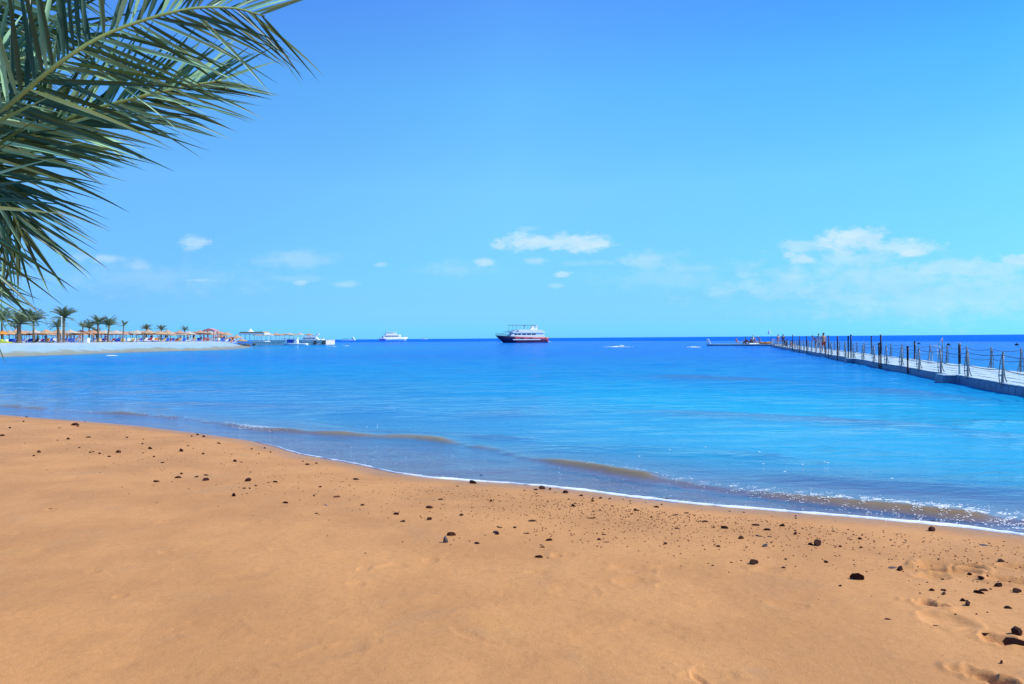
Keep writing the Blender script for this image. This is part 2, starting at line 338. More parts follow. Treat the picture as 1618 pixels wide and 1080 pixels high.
X, Y, F = polar(rw, azs); Zw, SG, DS = wz(X, Y); BND = BANDS; DEP = -gz(X, Y, False)
mw = bpy.data.materials.new('water'); mw.use_nodes = True; t = mw.node_tree; t.nodes.clear(); TL = t.links
gp = N(t, 'ShaderNodeNewGeometry').outputs['Position']
dp = N(t, 'ShaderNodeAttribute', attribute_name='depth').outputs['Fac']
def vs(tree, v, s):
    n = N(tree, 'ShaderNodeVectorMath', operation='MULTIPLY'); tree.links.new(v, n.inputs[0]); n.inputs[1].default_value = s; return n.outputs[0]
gs = vs(t, gp, (.42, 1.0, 1.0))
patch = tn(t, .10, 4, .6, gs); patch2 = tn(t, .55, 4, .6, gs)
rp = N(t, 'ShaderNodeValToRGB'); TL.new(mth(t, 'POWER', mth(t, 'DIVIDE', mth(t, 'MAXIMUM', dp, 0), 10.0, clamp=True), .5), rp.inputs[0])
WC = [(0.0, (.14,.22,.40)), (.08, (.12,.22,.42)), (.12, (.03,.23,.45)), (.20, (.003,.27,.55)), (.33, (.002,.19,.55)), (.40, (.001,.15,.60)), (.62, (.0,.12,.60)), (1.0, (.0,.12,.60))]
cr = rp.color_ramp
while len(cr.elements) < len(WC): cr.elements.new(.5)
for e, (p_, c_) in zip(cr.elements, WC): e.position = p_; e.color = (*c_, 1)
body = tm(t, tr(t, patch, .5, .72, 0, .35), rp.outputs[0], (.02, .13, .40))
body = tm(t, tr(t, patch2, .52, .75, 0, .25), body, (.02, .36, .52))
sx = N(t, 'ShaderNodeSeparateXYZ'); TL.new(gp, sx.inputs[0]); shal = mth(t, 'MULTIPLY', tr(t, dp, .09, .20), tr(t, dp, .62, .36))
body = tm(t, mth(t, 'MULTIPLY', mth(t, 'MULTIPLY', tr(t, sx.outputs[0], -1.0, 5.0), shal), .75), body, (.002, .38, .60))       # pale sandy bottom at right
body = tm(t, mth(t, 'MULTIPLY', mth(t, 'MULTIPLY', tr(t, sx.outputs[0], 1.0, -7.0), shal), .6), body, (.02, .17, .40))       # weedy bottom at left
body = tm(t, mth(t, 'MULTIPLY', N(t, 'ShaderNodeAttribute', attribute_name='swell').outputs['Fac'], .75), body, (.055, .13, .33))
dif = N(t, 'ShaderNodeBsdfDiffuse'); TL.new(body, dif.inputs[0])
trn = N(t, 'ShaderNodeBsdfTransparent'); trn.inputs[0].default_value = (.86, .92, .96, 1)
opq = mth(t, 'SUBTRACT', 1.0, mth(t, 'POWER', 2.718, mth(t, 'MULTIPLY', mth(t, 'POWER', mth(t, 'DIVIDE', mth(t, 'MAXIMUM', dp, 0), .14), 1.7), -1.0)))
mb = N(t, 'ShaderNodeMixShader'); turb = N(t, 'ShaderNodeAttribute', attribute_name='churned').outputs['Fac']
opq = mth(t, 'MAXIMUM', mth(t, 'MULTIPLY_ADD', opq, .60, .40), 0); TL.new(tm(t, mth(t, 'MULTIPLY', turb, .85), body, (.46, .35, .13)), dif.inputs[0])
TL.new(opq, mb.inputs[0]); TL.new(trn.outputs[0], mb.inputs[1]); TL.new(dif.outputs[0], mb.inputs[2])
hh = mth(t, 'MULTIPLY', tn(t, 2.0, 5, .7, gs, .4), .13)
hh = mth(t, 'ADD', hh, mth(t, 'MULTIPLY', tn(t, 7.5, 4, .6, gs, .3), .040))
hh = mth(t, 'ADD', hh, mth(t, 'MULTIPLY', tn(t, 28, 3, .6, gs), .009))
hh = mth(t, 'ADD', hh, mth(t, 'MULTIPLY', tn(t, .5, 4, .6, gs), .30))
calm = tr(t, dp, .04, .5, .25, 1.0)
bpn = N(t, 'ShaderNodeBump'); bpn.inputs['Distance'].default_value = 1.0; TL.new(mth(t, 'MULTIPLY', calm, .85), bpn.inputs['Strength']); TL.new(hh, bpn.inputs['Height'])
gl = N(t, 'ShaderNodeBsdfGlossy'); gl.inputs['Roughness'].default_value = .06; TL.new(bpn.outputs[0], gl.inputs['Normal']); gl.inputs[0].default_value = (.9, .95, 1, 1)
fr = N(t, 'ShaderNodeFresnel'); fr.inputs[0].default_value = 1.33; TL.new(bpn.outputs[0], fr.inputs['Normal'])
TL.new(bpn.outputs[0], dif.inputs['Normal'])
mg = N(t, 'ShaderNodeMixShader'); TL.new(mth(t, 'MULTIPLY', fr.outputs[0], mth(t, 'MINIMUM', tr(t, dp, .05, .6, 1.55, .50), tr(t, dp, 1.2, 5, 1, .10))), mg.inputs[0]); TL.new(mb.outputs[0], mg.inputs[1]); TL.new(gl.outputs[0], mg.inputs[2])
TL.new(mg.outputs[0], N(t, 'ShaderNodeOutputMaterial').inputs[0])
grid_obj('sea', X, Y, Zw, F, mw, {'depth': DEP, 'churned': SG, 'swell': BND})['kind'] = 'structure'
def WZ(x, y): return float(wz(np.array([x], float), np.array([y], float))[0][0])

# foam
mf = mat('foam_white', (.92, .95, .97), .6, (.78, .84, .88), 30)
fm = MB(); pts = []
line = SH[:18]; seg = []
for i in range(len(line)-1):
    a = Vector((*line[i], 0)); b_ = Vector((*line[i+1], 0)); n_ = max(2, int((b_-a).length/.03))
    for k in range(n_): seg.append((a.lerp(b_, k/n_), (b_-a).normalized()))
prev = None; vs_ = []; fs_ = []
S = 0
for k, (p, d) in enumerate(seg):
    nrm = Vector((d.y, -d.x, 0))          # candidate seaward
    if nrm.y < 0: nrm = -nrm
    s = k*.03; q = noise.noise(Vector((s*.9, 0, 3))); q2 = noise.noise(Vector((s*4, 0, 7))); q3 = noise.noise(Vector((s*14, 0, 9)))
    fade = min(1, max(0, (len(seg)-k)/60)); wd = max(.0005, (.018+.055*q+.04*q2+.022*q3+ (.03 if s < 6 else 0))*fade)
    off = .035*noise.noise(Vector((s*1.7, 4, 0)))+.018*noise.noise(Vector((s*7, 4, 0)))+.007*q3
    for j, (u_, hz) in enumerate(((-.15, .001), (.1, .013), (.6, .017), (1.0, .003))):
        pp = p+nrm*(off+wd*u_); vs_.append((pp.x, pp.y, max(0, G(pp.x, pp.y, False))+hz))
    if k:
        o = k*4
        for j in range(3): fs_.append((o-4+j, o-3+j, o+1+j, o+j))
fm.add(vs_, fs_)
tag(fm.build('foam_line', mf, smooth=True), 'thin white foam line where the thin sheet of water meets the sand', 'foam', kind='stuff')
def fleck(fb, x, y, r, z=None, el=1.7, ang=None):
    z = WZ(x, y)+.006 if z is None else z; ang = random.uniform(-.5, .3) if ang is None else ang; n = 7; o = []
    for k in range(n):
        a = 2*math.pi*k/n; q = r*random.uniform(.45, 1.2); dx = math.cos(a)*q*el; dy = math.sin(a)*q
        o.append((x+dx*math.cos(ang)-dy*math.sin(ang), y+dx*math.sin(ang)+dy*math.cos(ang), z))
    o.append((x, y, z+r*.45)); fb.add(o, [(k, (k+1) % n, n) for k in range(n)])
fb = MB(); fl = []
def ridge_at(px):
    for a, b_ in zip(RIDGE, RIDGE[1:]):
        if a[0] <= px <= b_[0]: return a[1]+(b_[1]-a[1])*(px-a[0])/(b_[0]-a[0])
for _ in range(5200):
    px = 900+(random.random()**.5)*760; wdt = 3+(px-900)/720*13; py = ridge_at(px)-2+random.gauss(0, .5)*wdt*.9
    if noise.noise(Vector((px*.05, py*.25, 1))) < .02: continue
    p = P(px, py); fl.append((p.x, p.y, random.uniform(.0018, .0058)*(1 if px < 1150 else 1.3)))
for _ in range(230):
    px = random.gauss(400, 22); py = ridge_at(px)+random.uniform(-2, 2.5); p = P(px, py); fl.append((p.x, p.y, random.uniform(.004, .010)))
for _ in range(60):
    px = random.uniform(60, 330); py = ridge_at(px)+random.uniform(-2, 2); p = P(px, py); fl.append((p.x, p.y, random.uniform(.004, .010)))
for _ in range(160):   # thin bubbles on the shallow sheet
    px = random.uniform(420, 1300); y0 = ridge_at(px); py = random.uniform(y0+6, y0+45)
    p = P(px, py)
    if segdist(np.array([p.x]), np.array([p.y]), SH, False)[0][0] > .12 and not inside(np.array([p.x]), np.array([p.y]), land)[0]: fl.append((p.x, p.y, random.uniform(.003, .007)))
for _ in range(1500):   # lace along the edge of the wash
    px = 900+random.random()**.6*718; p = P(px, 0) if False else None
    i_ = random.randrange(0, 14); a_, b_2 = SH[i_], SH[i_+1]; t_ = random.random(); x_ = a_[0]+(b_2[0]-a_[0])*t_; y_ = a_[1]+(b_2[1]-a_[1])*t_
    if noise.noise(Vector((x_*1.4, 3, 1))) < -.05: continue
    fl.append((x_+random.gauss(0, .02), y_+.03+abs(random.gauss(0, .07)), random.uniform(.0015, .0045)))
for px, py in [(1200,715),(1206,733),(1268,734),(1303,730),(1308,731),(1058,713),(1010,721),(1115,706),(580,674),(596,672),(1240,745),(1410,756)]:
    p = P(px, py); fl.append((p.x, p.y, .012))
xs = np.array([f[0] for f in fl]); ys_ = np.array([f[1] for f in fl]); zz = wz(xs, ys_)[0]
for (x, y, r), z_ in zip(fl, zz): fleck(fb, x, y, r, float(z_)+.004)
tag(fb.build('foam_flecks', mf, smooth=True), 'sparkling white flecks on the little wave breaking beside the beach', 'foam', kind='stuff')
def breaker(px0, px1, py, hgt, label):
    fb = MB(); n = int((px1-px0)*1.4)
    for k in range(n):
        px = random.uniform(px0, px1); e = 1-abs((px-(px0+px1)/2)/((px1-px0)/2)); p = P(px, py+random.uniform(-.5, .5))
        fleck(fb, p.x, p.y, random.uniform(.03, .09)*(.4+e), .04+.10*hgt*e*random.random(), 5.0, 0)
    tag(fb.build('breaker', mf, smooth=True), label, 'foam', kind='stuff')
breaker(540, 553, 546, 1.2, 'white breaking crest on the shallows below the small far launch')
breaker(953, 1000, 548, 1, 'long white breaking crest right of the dark red boat')
breaker(977, 988, 547, 1.8, 'long white breaking crest right of the dark red boat')
breaker(1084, 1108, 548.5, .8, 'white breaking crest just left of the swimming raft')
breaker(168, 186, 562, .2, 'white ripple of foam in front of the far sand spit')
breaker(527, 533, 547.5, .6, 'tiny white crest right of the jetty with tyres')

# ------------------------------------------------------------------ stones on the beach
mst = [mat('stone_dark', (.062, .020, .013), .9, (.026, .009, .007), 14, .12, .01, 30), mat('stone_brown', (.12, .045, .026), .9, (.055, .022, .014), 14, .12, .01, 30),
       mat('stone_grey', (.16, .14, .14), .8, (.05, .04, .045), 25, .3, .01, 30), mat('stone_reddish', (.18, .06, .025), .85, (.10, .035, .02), 14, .2, .01, 30),
       mat('stone_blue', (.04, .08, .30), .5, (.03, .05, .2), 14, .3)]
def stone_mesh(seed, flat, sub=2):
    bm = bmesh.new(); bmesh.ops.create_icosphere(bm, subdivisions=sub, radius=.5); rs = random.Random(seed)
    ax = rs.uniform(.55, .95); az = flat; cuts = [(Vector((rs.gauss(0,1), rs.gauss(0,1), rs.gauss(0,.8))).normalized(), rs.uniform(.16, .38)) for _ in range(10)]
    for v in bm.verts:
        p = v.co.copy()
        for n_, d_ in cuts:
            q = p.dot(n_)
            if q > d_: p -= n_*(q-d_)
        p *= 1+.30*noise.noise(p*2.3+Vector((seed*3.1, 0, 0)))+.14*noise.noise(p*6+Vector((seed, 5, 0)))
        v.co = Vector((p.x*1.3, p.y*ax*1.2, p.z*az*1.35+az*.2))
    me = bpy.data.meshes.new('stone'); bm.to_mesh(me); bm.free(); me.materials.append(mst[0]); return me
SM = [stone_mesh(i, f) for i, f in enumerate([.62, .8, .5, .9, .7, .55, .75, .6])]; SF = [stone_mesh(20+i, f) for i, f in enumerate([.26, .32, .22])]
SS = [stone_mesh(40+i, f, 1) for i, f in enumerate([.6, .8, .7, .9, .5])]
SB = stone_mesh(77, .75, 3)
# px, py, width px, kind (0 dark 1 brown 2 grey 3 reddish 4 blue), flat
ST = '''561.7 757.6 11;680 802.6 12;626 812.7 9;637.8 824 8;678.5 821 7;714.6 845.7 12 1;753.6 859 9;788.7 833 9;785 844 6;842 822.7 13;833.7 842.4 9;853.8 880 13;868.8 853.7 9;855.4 861 7 0 1;858.7 864.4 7;832.4 813.7 6;813.7 833.7 6;933.9 818.7 12;953.9 844.4 8 1 1;945.5 853 6;957.9 856.4 7;943.9 863 4;1039 801 9;1065.7 813.7 13;1069.7 835 9 1;1054 789.6 9;1010.6 779.6 6;973.9 779 5;748.6 763 13;722.9 767.6 10 0 1;760.3 750 6;748.6 783 6;697.9 789 9 1;571.7 798.3 7;611 795.6 5;589.4 719 4;775.3 792 4;790.3 792 5;847 773.6 6;856.4 772.3 8;868.8 773 5;893.8 778.6 9;918.8 783 6;948.9 787 5;904.8 799.7 6;936.5 792 5;1004 806.3 6;728.6 814.3 6;705 817.7 4;1050.7 859.7 6 1;1052.4 865.7 8 1 1;1086.3 810.3 9;1114.7 824.3 11;1196.5 829.7 14;1141.4 823.7 5;1146.4 834.7 9 1;1156.4 835.7 5;1214 837 11;1237.5 831 8;1199.8 847 10 2;1214.8 847.7 9 0 1;1257 843.7 7;1258 818.7 6;1209.8 863 9 2;1199.8 866 12 1 1;1280 860.4 6;1135.4 863.4 6;1171.5 851 7;1303.3 853.7 5;1327.7 863.7 4;1358.4 851.7 5;1380 853.7 7 1 1;1360 865.7 4;1426.8 848.4 15 1 1;1428.5 857.7 5;1473.5 838.7 9;1510.2 852 7 0 1;1532 872 10 1 1;1584.3 887 9 1;1612 900 16 1 1;1241.5 883.8 4;1238 897 5 1;1156 888.8 4 1;1126 893.8 4 1;1305 888.8 5 1;1578.7 926 10;1607 935.5 11;1556 932.5 11;1549 937 10;1552.6 915.8 7;1532 907.5 5;1491.9 932.9 6;1491.9 938.5 7;1471.9 932.9 6;1490.9 914.8 5;1520 949.6 6;1529.6 955.9 8;1595.3 961 9;1567 984 15 2 1;1557.6 1009.6 9 1;1477.9 988.6 8 1 1;1401.8 978 8 1 1;1521 1067 6;1582.7 1048 5;1327.7 926 4;1376.7 941.9 3;119.5 671.8 8;61 657.8 4;36.7 666 3;41.7 658.5 3;93.5 675.8 3;91.8 661.8 3;134 666 4;138.5 690.8 9 0 1;106.8 694 4;125 707.5 5;61 714.9 4;53.4 720 4;15 701.8 6 0 1;3 688.5 5;146.9 714 4;156.9 716.9 4;171.9 721.5 4;186.9 714.9 6;237 708.9 6;226.3 694 4;287 713 7;225.3 727 13 0 1;256.3 731 6;320.4 717.5 4;322 690 5;312 686.8 4;347 700.9 4;247 761.3 9 1;282 754.9 9;286 749 4;311 753.6 6;326 751 7;325.4 758.9 7;272 761 4;370.5 729 6;380.5 730 6 0 1;395.5 746 5;392.8 760 8;404.5 767.6 6;399.5 771 12 1 1;386 771.6 5;368.8 783.6 6;436.6 761.6 8;423.9 756.6 7 0 1;485.6 734 6;499.7 732 4;450.6 794 13 0 1;490.7 798 10 0 1;499.7 811 7 0 1;397 814 8 1 1;517.4 846.4 5;283.7 777 8 1 1;496 782.6 4;505.7 769.6 4;80 803 8 1 1;190 942 6 1 1;1412 820 5;1290 806 4;1318 811 4;1545 838 5;1586 855 5;1220 815 5;1175 809 5'''
BIG = [(1354,915,14.5,0,0,'large rounded black stone with a bluish sheen, the biggest lying alone in mid sand','b'),
 (1612,1016,28,1,0,'biggest dark brown rock cut by the right edge of the picture',''),(1609,1003,17,0,0,'small black rock resting just behind the big brown rock at the right edge',''),
 (1191.5,890.5,17,0,0,'upright notched dark rock standing alone below the foam line at right',''),(1293,861,16,0,0,'ragged dark stone clump between the shore and the large rounded stone',''),
 (1408,897,13,2,1,'flat grey stone lying against a dark wedge stone',''),(1423,900,13,0,0,'dark wedge stone touching the flat grey stone',''),
 (1552.6,861,14,2,1,'pale grey streaked stone close to the foam near the right edge',''),(705,857,8,2,0,'small grey stone standing on end in the middle of the beach','u'),
 (390.5,780,14,3,1,'reddish brown flat stone left of the middle of the beach',''),(530.7,785,13,3,1,'thin reddish stone near the waterline left of the middle',''),
 (515.7,798,7,4,0,'small bright blue pebble left of the middle of the beach',''),(1474.5,822,11,0,0,'black stone standing in the wash at the right of the shore','w'),
 (785,842,9,2,0,'small pale grey stone nestled among dark ones in mid beach','')]
allst = []
def put_stone(px, py, wpx, k, flat, label, cat='stone', group=None, opt=''):
    p = PG(px, py); wet_ = opt == 'w' or p.z < .005
    if wet_: p = P(px, py, 0)
    sz = wpx/FPX*(p-C0).length*(.9 if wpx > 13 else 1.05 if wpx > 8 else 1.2)
    me = SB if opt == 'b' else (random.choice(SF) if flat else random.choice(SM if wpx > 6 else SS))
    o = bpy.data.objects.new('stone', me); COL.objects.link(o); o.location = (p.x, p.y, p.z-.15*sz if not wet_ else -.03)
    sq = random.uniform(.8, 1.15); o.scale = (sz, sz*random.uniform(.75, 1.05), sz*sq); o.rotation_euler = (0, random.uniform(-.15, .15), random.uniform(-.6, .6))
    if opt == 'u': o.scale = (sz*.75, sz*.7, sz*2.3)
    if opt == 'b': o.rotation_euler = (0, .25, -.35); o.scale = (sz, sz*.75, sz*1.45)
    o.material_slots[0].link = 'OBJECT'; o.material_slots[0].material = mst[k]
    tag(o, label, cat, group); allst.append((p.x, p.y)); return o
for px, py, s_, k, fl_, lab, opt in BIG: put_stone(px, py, s_, k, fl_, lab, opt=opt)
def zone(px, py, big):
    if px < 340: a = 'at the left of the beach'
    elif px < 660: a = 'left of the middle of the beach'
    elif px < 830: a = 'in the middle of the beach'
    elif px < 1090: a = 'in the dense scatter right of the middle'
    elif px < 1400: a = 'below the foam line at right'
    else: a = 'near the right edge of the beach'
    return a
cnt = {}
for row in ST.split(';'):
    q = row.split(); px, py, s_ = map(float, q[:3]); k = int(q[3]) if len(q) > 3 else (0 if random.random() < .75 else 1); fl_ = int(q[4]) if len(q) > 4 else 0
    if len(q) == 4 and k == 1 and q[3] == '1' : fl_ = 0
    z_ = zone(px, py, 0); nm = ('mid-sized' if s_ >= 8 else 'small')+' '+['dark','brown','grey'][k]+(' flat' if fl_ else ' rough')
    cnt.setdefault((nm, z_), []).append((px, py, s_, k, fl_))
NEARW = lambda px, py: py
for (nm, z_), lst in cnt.items():
    lst.sort(key=lambda a: a[0])
    for i, (px, py, s_, k, fl_) in enumerate(lst):
        if len(lst) == 1: lab = f'the only {nm} stone {z_}'
        elif len(lst) <= 30: lab = f'{ordn(i+1)} {nm} stone from the left, {z_}'
        put_stone(px, py, s_, k, fl_, lab, 'stone', 'stones scattered over the sand')
# little ones between them
def shore_y(px):
    pr = [(1618,846),(1450,826),(1250,809.5),(1060,793),(920,775),(760,761),(620,747),(470,717),(370,692),(220,673),(0,655)]
    for a, b_ in zip(pr, pr[1:]):
        if b_[0] <= px <= a[0]: return b_[1]+(a[1]-b_[1])*(px-b_[0])/(a[0]-b_[0])
    return 850
small = 0; chips = []
while small < 112:
    r_ = random.random()
    if r_ < .42: px = random.gauss(960, 75); py = shore_y(px)+abs(random.gauss(0, 22))+4
    elif r_ < .66: px = random.uniform(0, 480); py = shore_y(px)+abs(random.gauss(0, 30))+4
    elif r_ < .85: px = random.uniform(1080, 1400); py = shore_y(px)+abs(random.gauss(0, 26))+5
    else: px = random.uniform(1400, 1612); py = shore_y(px)+abs(random.gauss(0, 75))+5
    if px < 2 or px > 1614 or py > 1075: continue
    s_ = random.uniform(2.2, 3.6)
    chips.append((px, py, s_)); small += 1
zc = {}
for px, py, s_ in sorted(chips):
    z_ = zone(px, py, 0); zc[z_] = zc.get(z_, 0)+1
    put_stone(px, py, s_, random.choice((0, 0, 1)), 0, f'{ordn(zc[z_])} tiny dark stone chip from the left, {z_}', 'stone', 'tiny stone chips '+z_)
gb = MB()
for _ in range(4200):    # fine grit
    if random.random() < .6: px = random.uniform(0, 1618); py = shore_y(px)+abs(random.gauss(0, 45))+3
    else: px = random.gauss(1000, 160); py = shore_y(px)+abs(random.gauss(0, 30))+3
    if not (0 < px < 1618 and py < 1080): continue
    p = P(px, py, .12); x, y = p.x, p.y; r = random.choice((.002, .003, .004, .006, .009))
    gb.v.append((x, y, r))
xs = np.array([v[0] for v in gb.v]); ys_ = np.array([v[1] for v in gb.v]); zz = gz(xs, ys_); rs_ = [v[2] for v in gb.v]; gb = MB()
for x, y, z_, r in zip(xs, ys_, zz, rs_):
    a = random.uniform(0, 6); o = [(x+r*math.cos(a+k*2.1)*random.uniform(.8, 1.6), y+r*math.sin(a+k*2.1), z_-.001) for k in range(3)]+[(x, y, z_+r*.9)]
    gb.add(o, [(0,1,3),(1,2,3),(2,0,3)])
tag(gb.build('grit', mst[1]), 'fine dark shell and stone grit sprinkled over the orange sand', 'grit', kind='stuff')

sb_ = MB(); q_ = []
for _ in range(700):
    px = random.uniform(0, 1618); py = shore_y(px)+abs(random.gauss(0, 70))+5
    if py < 1078: p = P(px, py, .13); q_.append((p.x, p.y, random.choice((.002, .003, .004))))
zz = gz(np.array([v[0] for v in q_]), np.array([v[1] for v in q_]))
for (x, y, r), z_ in zip(q_, zz):
    a = random.uniform(0, 6); o = [(x+r*math.cos(a+k*2.1)*random.uniform(.8, 1.6), y+r*math.sin(a+k*2.1), z_-.001) for k in range(3)]+[(x, y, z_+r*.8)]
    sb_.add(o, [(0,1,3),(1,2,3),(2,0,3)])
tag(sb_.build('shell_bits', mat('shell', (.80,.70,.60), .6)), 'pale crushed shell bits sprinkled over the orange sand', 'shell bits', kind='stuff')

# ------------------------------------------------------------------ floating pier
LN = lambda d: 8.75+.3054*d                      # lateral place of the bay-side edge at forward distance d
pdir = Vector((.3054, 1, 0)).normalized(); pnor = Vector((pdir.y, -pdir.x, 0)); PW = 3.2; DK = .30
PZ = math.atan2(pdir.x, pdir.y)
D0, D1 = 5.0, 117.0
m_float = mat('float_plastic', (.12, .21, .34), .5, (.07, .14, .25), 3, .4); m_deck = mat('deck_plastic', (.58, .70, .72), .6, (.46, .58, .61), 2.5, .3)
m_post = mat('post_plastic', (.30, .32, .33), .5, (.18, .19, .2), 6, .4); m_rope = mat('rope', (.10, .11, .12), .8); m_pile = mat('pile_dark', (.03, .018, .025), .6)
m_teal = mat('pile_sleeve', (.20, .42, .45), .5); m_dgrey = mat('dark_rubber', (.02, .02, .022), .8)
def onpier(d, w_): b_ = Vector((LN(d), d, 0)); return b_ + pnor*w_       # w: metres in from the bay-side edge
def pfix(px, d):                                  # width position on pier seen at pixel px at distance d
    return (LX(px, d)-LN(d))/pnor.x
pier = empty('floating_pier', onpier(D0, PW/2), 0, 'long pale floating pier of plastic cubes running from the shore out to the raft', 'pier')
def loc(o, par): o.parent = par; o.location = o.location - par.location
fbx = MB(); dbx = MB(); Ltot = (Vector((LN(D1), D1, 0))-Vector((LN(D0), D0, 0))).length
na = int(Ltot/.5); cw = PW/6
def cube(fb_, c, hx, hy, z0, z1, ch=.05):
    rot = Matrix((pnor, pdir, Vector((0, 0, 1)))).transposed(); vs = []
    for z, k in ((z0, ch), (z0+ch, 0), (z1-ch, 0), (z1, ch)):
        for x, y in ((-1,-1),(1,-1),(1,1),(-1,1)): vs.append(c+rot @ Vector((x*(hx-k), y*(hy-k), z)))
    fs = [(3,2,1,0),(12,13,14,15)]
    for i in range(3):
        for k in range(4): fs.append((i*4+k, i*4+(k+1) % 4, i*4+4+(k+1) % 4, i*4+4+k))
    fb_.add(vs, fs)
for i in range(na):
    base = onpier(D0, 0)+pdir*(i+.5)*.5
    for j in range(6):
        bob = .012*math.sin(i*.35)+.006*math.sin(i*1.1+j)
        c_ = base+pnor*(j+.5)*cw-pier.location+Vector((0, 0, bob))
        cube(fbx, c_, cw/2-.012, .238, -.12, DK-.03)
        cube(dbx, c_, cw/2-.03, .222, DK-.028, DK+.004, .012)
for d in (25.9, 45.3):
    for k in (0, 1): cube(fbx, onpier(d, -cw*.3)+pdir*(k*.5-.25)-pier.location, cw/2-.01, .238, -.12, DK-.03); cube(dbx, onpier(d, -cw*.3)+pdir*(k*.5-.25)-pier.location, cw/2-.03, .222, DK-.028, DK+.004, .012)
fbx.build('floats', m_float, pier); dbx.build('deck', m_deck, pier)
# rail posts
def post_mesh():
    q = MB(); H = .90
    q.tube([(0,0,-.22),(0,0,.1),(0,0,.5),(0,0,H)], [.045,.04,.028,.022], 8)
    loop = [(-.03,0,-.18),(-.08,0,.0),(-.10,0,.2),(-.09,0,.45),(-.06,0,.7),(-.02,0,H-.02)]
    q.tube(loop, .014, 6); q.tube([(-.12,0,.22),(0,0,.22)], .018, 6); q.tube([(-.09,0,.58),(0,0,.58)], .016, 6)
    q.tube([(.015,0,H-.04),(.025,0,.6),(.04,0,.35),(.07,0,.14),(.12,0,.02)], [.012,.013,.015,.018,.02], 6)
    q.box((0,0,-.02), (.10,.07,.02)); q.lathe([(0.001,.0),(.03,.0),(.034,.03),(.02,.055),(.001,.06)], (0,0,H), 8)
    return q
pm = None; posts = {0: [], 1: []}
GR = {0: 'rail posts along the bay side of the pier', 1: 'rail posts along the sea side of the pier'}
for side in (0, 1):
    d = 21.36-2.98 if side == 0 else 28.3-2.98; i = -1
    while d < D1-1:
        p = onpier(d, .06 if side == 0 else PW-.06); p.z = DK
        if pm is None:
            o = post_mesh().build('rail_post', m_post, smooth=True); pm = o.data
        else: o = bpy.data.objects.new('rail_post', pm); COL.objects.link(o)
        o.location = p; o.rotation_euler = (random.uniform(-.02, .02), random.uniform(-.03, .03), -PZ+(math.pi if side else 0))
        i += 1
        lab = ('grey rail post just past the picture edge on the ' if i == 0 else f'{ordn(i)} grey rail post from the right on the ')+('bay side of the pier' if side == 0 else 'far side of the pier')
        tag(o, lab, 'rail post', GR[side]); posts[side].append(p.copy()); d += 2.98
for side in (0, 1):
    for lev, nm in ((.86, 'upper'), (.42, 'lower')):
        q = MB(); P_ = posts[side]
        for a, b_ in zip(P_, P_[1:]):
            sag = random.uniform(.05, .10); pts_ = [a.lerp(b_, k/6)+Vector((0, 0, lev-sag*4*(k/6)*(1-k/6))) for k in range(7)]
            q.tube(pts_, .011, 5, False)
        tag(q.build('rail_rope', m_rope, smooth=True), f'{nm} sagging rope strung between the posts on the '+('bay side of the pier' if side == 0 else 'far side of the pier'), 'rope', 'ropes of the pier railing')
# dark mooring piles
def pile(px, d, h, wd=.05, side=0, white=False, label='', teal=True):
    wpos = pfix(px, d); p = onpier(d, wpos)
    r0 = empty('mooring_pile', (p.x, p.y, 0), 0, label, 'mooring pile', 'dark mooring piles of the pier')
    q = MB(); top = DK+h; q.tube([(0,0,DK+h*.38), (0,0,top)], [wd, wd*1.0], 8); q.build('upper_pipe', m_pile, r0, True)
    q = MB(); q.tube([(0,0,-.8), (0,0,DK+h*.38)], [wd*.8, wd*.8], 8); q.build('lower_pipe', m_teal if teal else m_pile, r0, True)
    q = MB(); q.lathe([(.001, 0), (wd*1.2, 0), (wd*1.25, .05), (wd*.4, .09), (.001, .09)], (0, 0, top), 8); q.build('cap', m_post if white else m_pile, r0, True)
PL = [(1514,25.9,1.10,.045,0,1,'thick dark mooring pile with pale cap between the second and third posts from the right',1),(1543,31.9,.70,.035,1,0,'short dark teal mooring pile on the far edge, right of the thick capped pile',1),
 (1434.5,31.8,.92,.045,0,0,'dark mooring pile between the fourth and fifth bay side posts',0),(1393,36.2,1.47,.045,0,1,'tall dark mooring pile rising right of its shorter twin',0),(1389.3,37.4,1.02,.045,0,0,'shorter dark mooring pile standing left beside the tall capped one',0),
 (1341.3,45.3,1.40,.045,0,0,'left pile of the close dark pair near the middle of the pier',0),(1345,45.3,1.5,.045,0,0,'right pile of the close dark pair near the middle of the pier',0),
 (1366,59.5,1.38,.05,1,0,'tall dark mooring pile alone on the far edge of the pier',1),(1432,43,1.05,.045,1,0,'reddish dark mooring pile on the far edge behind the pier deck',0),
 (1324,50,1.42,.05,0,1,'dark mooring pile with white cap left of the close pair',0),(1309.6,54,1.45,.04,0,0,'thin dark mooring pile just right of the man in red shorts',0),(1304.5,56,.95,.04,0,0,'short dark mooring pile touching the man in red shorts',0),
 (1275,68.5,1.40,.05,0,0,'dark mooring pile just left of the couple in blue',0),(1263.5,74,1.4,.05,0,0,'dark mooring pile second left of the couple in blue',0),(1253,81,1.6,.05,0,0,'tall thin dark pile right of the seated pair',0),(1244,90,1.1,.05,0,0,'low dark pile at the seated pair',0),(1219,112,1.4,.06,0,0,'dark corner pile where pier meets raft',0)]
for a in PL: pile(a[0], a[1], a[2], a[3], a[4], a[5], a[6], bool(a[7]))
